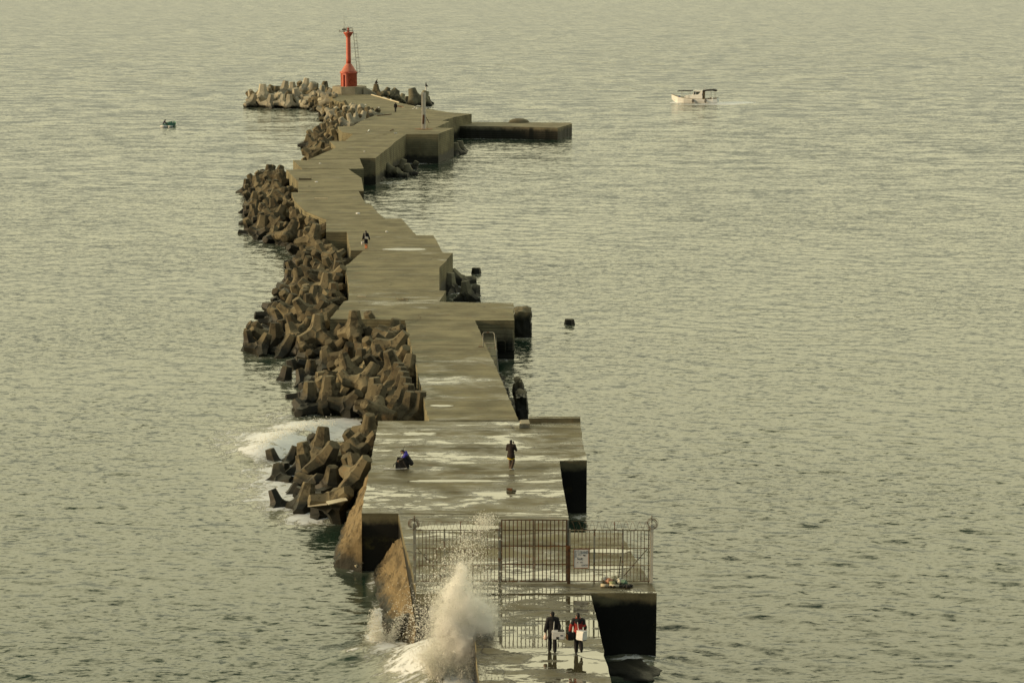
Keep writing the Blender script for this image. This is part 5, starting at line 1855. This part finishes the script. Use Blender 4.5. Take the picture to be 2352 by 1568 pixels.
cyl(bm, (-1.15, -.85, .10), (.15, -.85, .10), .16, None, 12)
cyl(bm, (.30, -.85, .10), (1.25, -.80, .14), .13, .08, 12)
obj('float', bm, M_white, sk, True)
bm = B()
for x in (-1.17, .17):
    box(bm, (x, -.5, .14), (.07, .95, .09))
box(bm, (-.5, -.55, .26), (1.45, .5, .05))
obj('outrigger', bm, M_wood, sk)
human('person in dark top kneeling at the side of the green skiff, bent forward', P(384, 291, 0) + Vector((-.55, -.52, .27)), R(-70),
      dict(pel=(0, -.10, .32), che=(0, .10, .62), nek=(0, .22, .84), hed=(0, .30, .97), lsh=(-.18, .16, .78), rsh=(.18, .16, .78), lel=(-.2, .36, .56), rel=(.2, .36, .56), lwr=(-.12, .55, .36), rwr=(.12, .55, .36),
           lhi=(-.10, -.08, .28), lkn=(-.13, .35, .12), lan=(-.11, -.10, .08), ltoe=(-.11, -.22, .05), rhi=(.10, -.08, .28), rkn=(.13, .38, .14), ran=(.11, -.08, .08), rtoe=(.11, -.2, .05)), C_purple, C_teal, fine=False, face=(0, .9, -.3), rhand=(0, .6, -.8), lhand=(0, .6, -.8))

# ------------------------------------------------------------------ the breaking wave
M_spray, snt, sb = newmat('spray')
sb.inputs['Base Color'].default_value = (.93, .93, .90, 1)
sb.inputs['Roughness'].default_value = .6
tr_ = N(snt, 'ShaderNodeBsdfTranslucent')
tr_.inputs['Color'].default_value = (.97, .97, .94, 1)
mx = N(snt, 'ShaderNodeMixShader')
mx.inputs[0].default_value = .72
snt.links.new(sb.outputs[0], mx.inputs[1])
snt.links.new(tr_.outputs[0], mx.inputs[2])
snt.links.new(mx.outputs[0], snt.nodes['Material Output'].inputs['Surface'])
OCT = np.array([(1, 0, 0), (-1, 0, 0), (0, 1, 0), (0, -1, 0), (0, 0, 1), (0, 0, -1)], np.float32)
OCF = np.array([(0, 2, 4), (2, 1, 4), (1, 3, 4), (3, 0, 4), (2, 0, 5), (1, 2, 5), (3, 1, 5), (0, 3, 5)], np.int32)


def drops(name, pts, rad, label):
    n = len(pts)
    v = (pts[:, None, :] + OCT[None] * rad[:, None, None]).reshape(-1, 3).astype(np.float32)
    f = (OCF[None] + (np.arange(n) * 6)[:, None, None]).reshape(-1, 3)
    me = bpy.data.meshes.new(name)
    me.vertices.add(len(v))
    me.vertices.foreach_set('co', v.ravel())
    me.loops.add(f.size)
    me.loops.foreach_set('vertex_index', f.ravel().astype(np.int32))
    me.polygons.add(len(f))
    me.polygons.foreach_set('loop_start', np.arange(0, f.size, 3, dtype=np.int32))
    me.polygons.foreach_set('loop_total', np.full(len(f), 3, np.int32))
    me.update(calc_edges=True)
    o = link(name, me, M_spray, None, False)
    return tag(o, label, 'spray', None, 'stuff')


rng = np.random.default_rng(11)
base = P(1075, 1448, 3.2) + Vector((-.25, 0, 0))
bx, by = base.x, base.y
kx = 1 / pxm(base)                                   # metres for one photo unit there


def wx(x):
    return bx + (x - 1075) * kx


def wz(y):
    return topz(Vector((bx, by, 0)), y)


# ragged sheets and jets thrown up from the foot of the wall
P_, R_ = [], []
zt = wz(1262) - .3
for k in range(120):
    u = rng.random()
    x0 = -1.35 + 1.75 * u + rng.normal(0, .12)
    y0 = rng.normal(0, .35)
    core = math.exp(-((x0 + .35) / .75) ** 2)
    hgt = (1.3 + (zt - 1.3) * core * rng.uniform(.55, 1.0)) * rng.uniform(.75, 1.0)
    lean = rng.normal(.10, .20) + .10 * x0
    leany = rng.normal(0, .12)
    n = int(230 * (.5 + hgt / 3))
    t = rng.random(n) ** .85
    wd = .07 + .20 * t ** 1.5
    arc = lean * hgt * t + .25 * (x0 + .35) * t * t
    P_.append(np.stack([bx + x0 + arc + rng.normal(0, 1, n) * wd, by + y0 + leany * hgt * t + rng.normal(0, 1, n) * wd, 1.0 + (hgt - .5) * (t - .12 * t ** 3) + rng.normal(0, .05, n)], -1))
    R_.append(np.clip(rng.lognormal(math.log(.014), .42, n) * (1.05 - .3 * t), .005, .05))
# flung drops
n = 15000
yy = 1180 + 320 * rng.beta(2.2, 1.8, n)
spread = np.interp(yy, [1180, 1230, 1300, 1400, 1500], [26, 40, 62, 92, 70])
cxx = np.interp(yy, [1180, 1230, 1300, 1400, 1500], [1126, 1098, 1074, 1060, 1020])
xx = cxx + rng.normal(0, .55, n) * spread
P_.append(np.stack([bx + (xx - 1075) * kx, by + rng.normal(0, .8, n), np.array([wz(v) for v in yy])], -1))
R_.append(np.clip(rng.lognormal(math.log(.0095), .6, n), .004, .05))
n = 900
xx, yy = 1128 + rng.normal(0, 13, n), 1187 + np.abs(rng.normal(0, 13, n))
P_.append(np.stack([bx + (xx - 1075) * kx, by + rng.normal(0, .5, n), np.array([wz(v) for v in yy])], -1))
R_.append(np.clip(rng.lognormal(math.log(.014), .4, n), .006, .045))
n = 1500
xx, yy = 985 + rng.normal(0, 30, n), 1420 + rng.normal(0, 32, n)
P_.append(np.stack([bx + (xx - 1075) * kx, by + rng.normal(0, .6, n), np.array([wz(v) for v in yy])], -1))
R_.append(np.clip(rng.lognormal(math.log(.013), .4, n), .006, .04))
pts, rad = np.concatenate(P_), np.concatenate(R_)
keep = pts[:, 2] > .1
drops('wave_splash', pts[keep], rad[keep], 'tall white burst of spray thrown up against the walkway wall')
# the mist that hangs in the burst: a ragged closed cloud of fine droplets
def mist(name, blobs, dens, label):
    vs, fs = [], []
    bm = B()
    for (x, y, z, r, sz) in blobs:
        ball(bm, (x, y, z), r, (1, 1, sz), 16, 10)
    me0 = bpy.data.meshes.new(name)
    bm.to_mesh(me0)
    bm.free()
    tmp = bpy.data.objects.new('tmp', me0)
    COL.objects.link(tmp)
    rm = tmp.modifiers.new('r', 'REMESH')
    rm.mode = 'VOXEL'
    rm.voxel_size = .10
    dg = bpy.context.evaluated_depsgraph_get()
    me = bpy.data.meshes.new_from_object(tmp.evaluated_get(dg))
    bpy.data.objects.remove(tmp)
    for v in me.vertices:
        v.co += v.normal * (.26 * mnoise.noise(v.co * 1.7) + .18 * mnoise.noise(v.co * 4.5))
    m = bpy.data.materials.new('mist')
    m.use_nodes = True
    nt = m.node_tree
    nt.nodes.remove(nt.nodes['Principled BSDF'])
    pv = N(nt, 'ShaderNodeVolumePrincipled')
    pv.inputs['Color'].default_value = (1, 1, .995, 1)
    pv.inputs['Anisotropy'].default_value = .35
    pos = N(nt, 'ShaderNodeNewGeometry').outputs['Position']
    f = noise(nt, pos, 1.6, 5, .65, .8)
    nt.links.new(math_(nt, 'MULTIPLY', ramp(nt, f, .36, .66), dens), pv.inputs['Density'])
    nt.links.new(pv.outputs[0], nt.nodes['Material Output'].inputs['Volume'])
    return tag(link(name, me, m, None, True), label, 'spray', None, 'stuff')


MD = 13.0
BL = [(bx - .25, by, 2.5, .85, .75), (bx + .05, by, 3.0, .95, .9), (bx + .42, by + .1, 3.6, .95, 1), (bx - .3, by, 3.6, .95, 1.1), (bx - .1, by, 4.4, .75, 1.1), (bx - .35, by, 4.9, .5, 1.2), (bx + .1, by, 4.9, .42, 1.4), (bx - .15, by, 5.5, .32, 1.5), (bx - .05, by, 6.0, .2, 1.6), (bx - 1.0, by + .4, 2.1, .6, .6), (bx - 1.8, by + 1.0, 1.7, .4, .5)]
mist('spray_mist', [(x, y, z, r * 1.32 + .08, q) for x, y, z, r, q in BL], 1.1, 'thin veil of fine spray drifting round the tall burst')
mist('spray_mist', BL, MD, 'white mist inside the tall burst of spray at the walkway wall')
# smaller burst over the foot of the rubble slope
b2 = P(880, 1490, 0)
k2 = 1 / pxm(b2)
n = 6500
t = rng.beta(1.0, 2.2, n)
yy = 1500 - 105 * t
xx = np.interp(yy, [1395, 1440, 1500], [857, 864, 872]) + rng.normal(0, .5, n) * np.interp(yy, [1395, 1440, 1500], [9, 20, 30])
s2 = rng.random(n) < .35
xx = np.where(s2, np.interp(yy, [1395, 1430, 1500], [935, 915, 885]) + rng.normal(0, 7, n), xx)
zz = np.array([topz(b2, v) for v in yy])
pts = np.stack([b2.x + (xx - 880) * k2, b2.y + .15 + rng.normal(0, .28, n), zz], -1)
rad = np.clip(rng.lognormal(math.log(.016), .4, n), .007, .04)
keep = pts[:, 2] > .05
drops('wave_splash', pts[keep], rad[keep], 'low white spray breaking at the foot of the long rubble slope')
# foam tumbling off the breaker in the gap
n = 7000
t = rng.random(n)
lx = np.interp(t, [0, .25, .5, .75, 1], [590, 625, 660, 700, 760])
ly = np.interp(t, [0, .25, .5, .75, 1], [1046, 1028, 1010, 993, 978])
yy = ly + rng.normal(0, 4.5, n)
xx = lx + rng.normal(0, 9, n)
pts = np.zeros((n, 3))
for i in range(n):
    q = P(xx[i], yy[i], 0)
    pts[i] = (q.x, q.y, .1 + abs(rng.normal(0, .42)) * (1 - abs(t[i] - .35)))
drops('wave_splash', pts, np.clip(rng.lognormal(math.log(.018), .5, n), .006, .06), 'white tumbling crest of the breaker beside the tetrapods')

# ------------------------------------------------------------------ keep the tetrapods that can be seen, and describe each
bpy.context.view_layer.update()
dg = bpy.context.evaluated_depsgraph_get()
eye = Vector((0, 0, HC))
seen = []
hidden_names = ('wave_splash',)
for o, pl in tetras:
    M = o.matrix_world
    vs = [M @ v.co for v in list(o.data.vertices)[::9]]
    cnt = 0
    for p in vs:
        if p.z < .05:
            continue
        x, y = proj(p)
        if not (0 < x < 2352 and 0 < y < 1568):
            continue
        d = (p - eye)
        hit, loc, nrm, fi, ob, mt = S.ray_cast(dg, eye, d.normalized(), distance=d.length + .2)
        if hit and ob.name == o.name:
            cnt += 1
    area = cnt * (pxm(o.location) * o.scale[0]) ** 2
    seen.append((area, cnt, o, pl))
seen.sort(key=lambda s: -s[0])
gone = [s for s in seen if s[1] < 4] + [s for s in seen if s[1] >= 4][292:]
rest = [s for s in gone if s[1] >= 4]
if rest:                                                # past the nearest and largest: one mass
    bm = B()
    for s in rest:
        me = s[2].data.copy()
        me.transform(s[2].matrix_world)
        bm.from_mesh(me)
        bpy.data.meshes.remove(me)
    mats = [M_tet]
    o = obj('tetrapod_heap', bm, mats, None, True)
    o.data.set_sharp_from_angle(angle=R(19))
    tag(o, 'the smaller farther tetrapods wedged among the others along the breakwater', 'tetrapods', None, 'stuff')
for s in gone:
    bpy.data.objects.remove(s[2])
kept = [(s[2], s[3]) for s in seen if s not in gone]
ORD = ['first', 'second', 'third', 'fourth', 'fifth', 'sixth', 'seventh', 'eighth', 'ninth', 'tenth', 'eleventh', 'twelfth', '13th', '14th', '15th']
piles = {}
for o, pl in kept:
    piles.setdefault(pl, []).append(o)
SHORT = {'the foaming gap beside the crouching person': 'the foaming gap heap', 'the corner behind the puddled platform': 'the rank behind the puddled deck',
         'the widest heap left of the narrow walkway': 'the narrow walkway heap', 'the curved deck behind the widest heap': 'the curved deck heap',
         'the high wall along the middle bend': 'the middle bend heap', 'the pale notch below the steel post': 'the heap left of the post',
         'the narrow boulder strip below the lighthouse deck': 'the lighthouse deck strip', 'the lighthouse': 'the lighthouse heap',
         'the sheer wall right of the middle bend': 'the right of middle bend', 'the corner under the steel post': 'the water under the post platform',
         'the cross platform, right side': 'the water behind the cross platform', 'open sea right of the cross platform': 'open sea', 'the back edge of the lighthouse deck': 'the far deck edge',
         'open water left of the widest heap': 'the water left of the widest heap', 'open water left of the middle bend': 'open water'}


def look(o):
    M = o.rotation_quaternion.to_matrix()
    w = max((M @ a for a in AX), key=lambda v: v.z)
    if o.location.z < -.3:
        return 'half sunk'
    if w.z > .93:
        return 'upright'
    if w.z > .72:
        return 'right leaning' if w.x > .15 else 'left leaning' if w.x < -.15 else 'tilted'
    return 'tumbled'


for pl, os_ in piles.items():
    os_.sort(key=lambda o: -proj(o.location)[1])
    k = max(1, math.ceil(len(os_) / 8))
    n = math.ceil(len(os_) / k)
    for r in range(k):
        row = sorted(os_[r * n:(r + 1) * n], key=lambda o: proj(o.location)[0])
        for i, o in enumerate(row):
            where = SHORT[pl]
            if len(os_) == 1:
                lb = f'{look(o)} tetrapod alone in the {"sea right of the cross platform" if "right" in pl else "water left of the middle bend"}'
            elif k == 1:
                lb = f'{look(o)} tetrapod, {ORD[i]} from left in {where}'
            else:
                rr = 'nearest row' if r == 0 else 'farthest row' if r == k - 1 else f'{ORD[r]} row back'
                lb = f'{look(o)} tetrapod, {ORD[i]} from left, {rr} of {where}'
            tag(o, lb, 'tetrapod', 'tetrapods heaped along the breakwater')
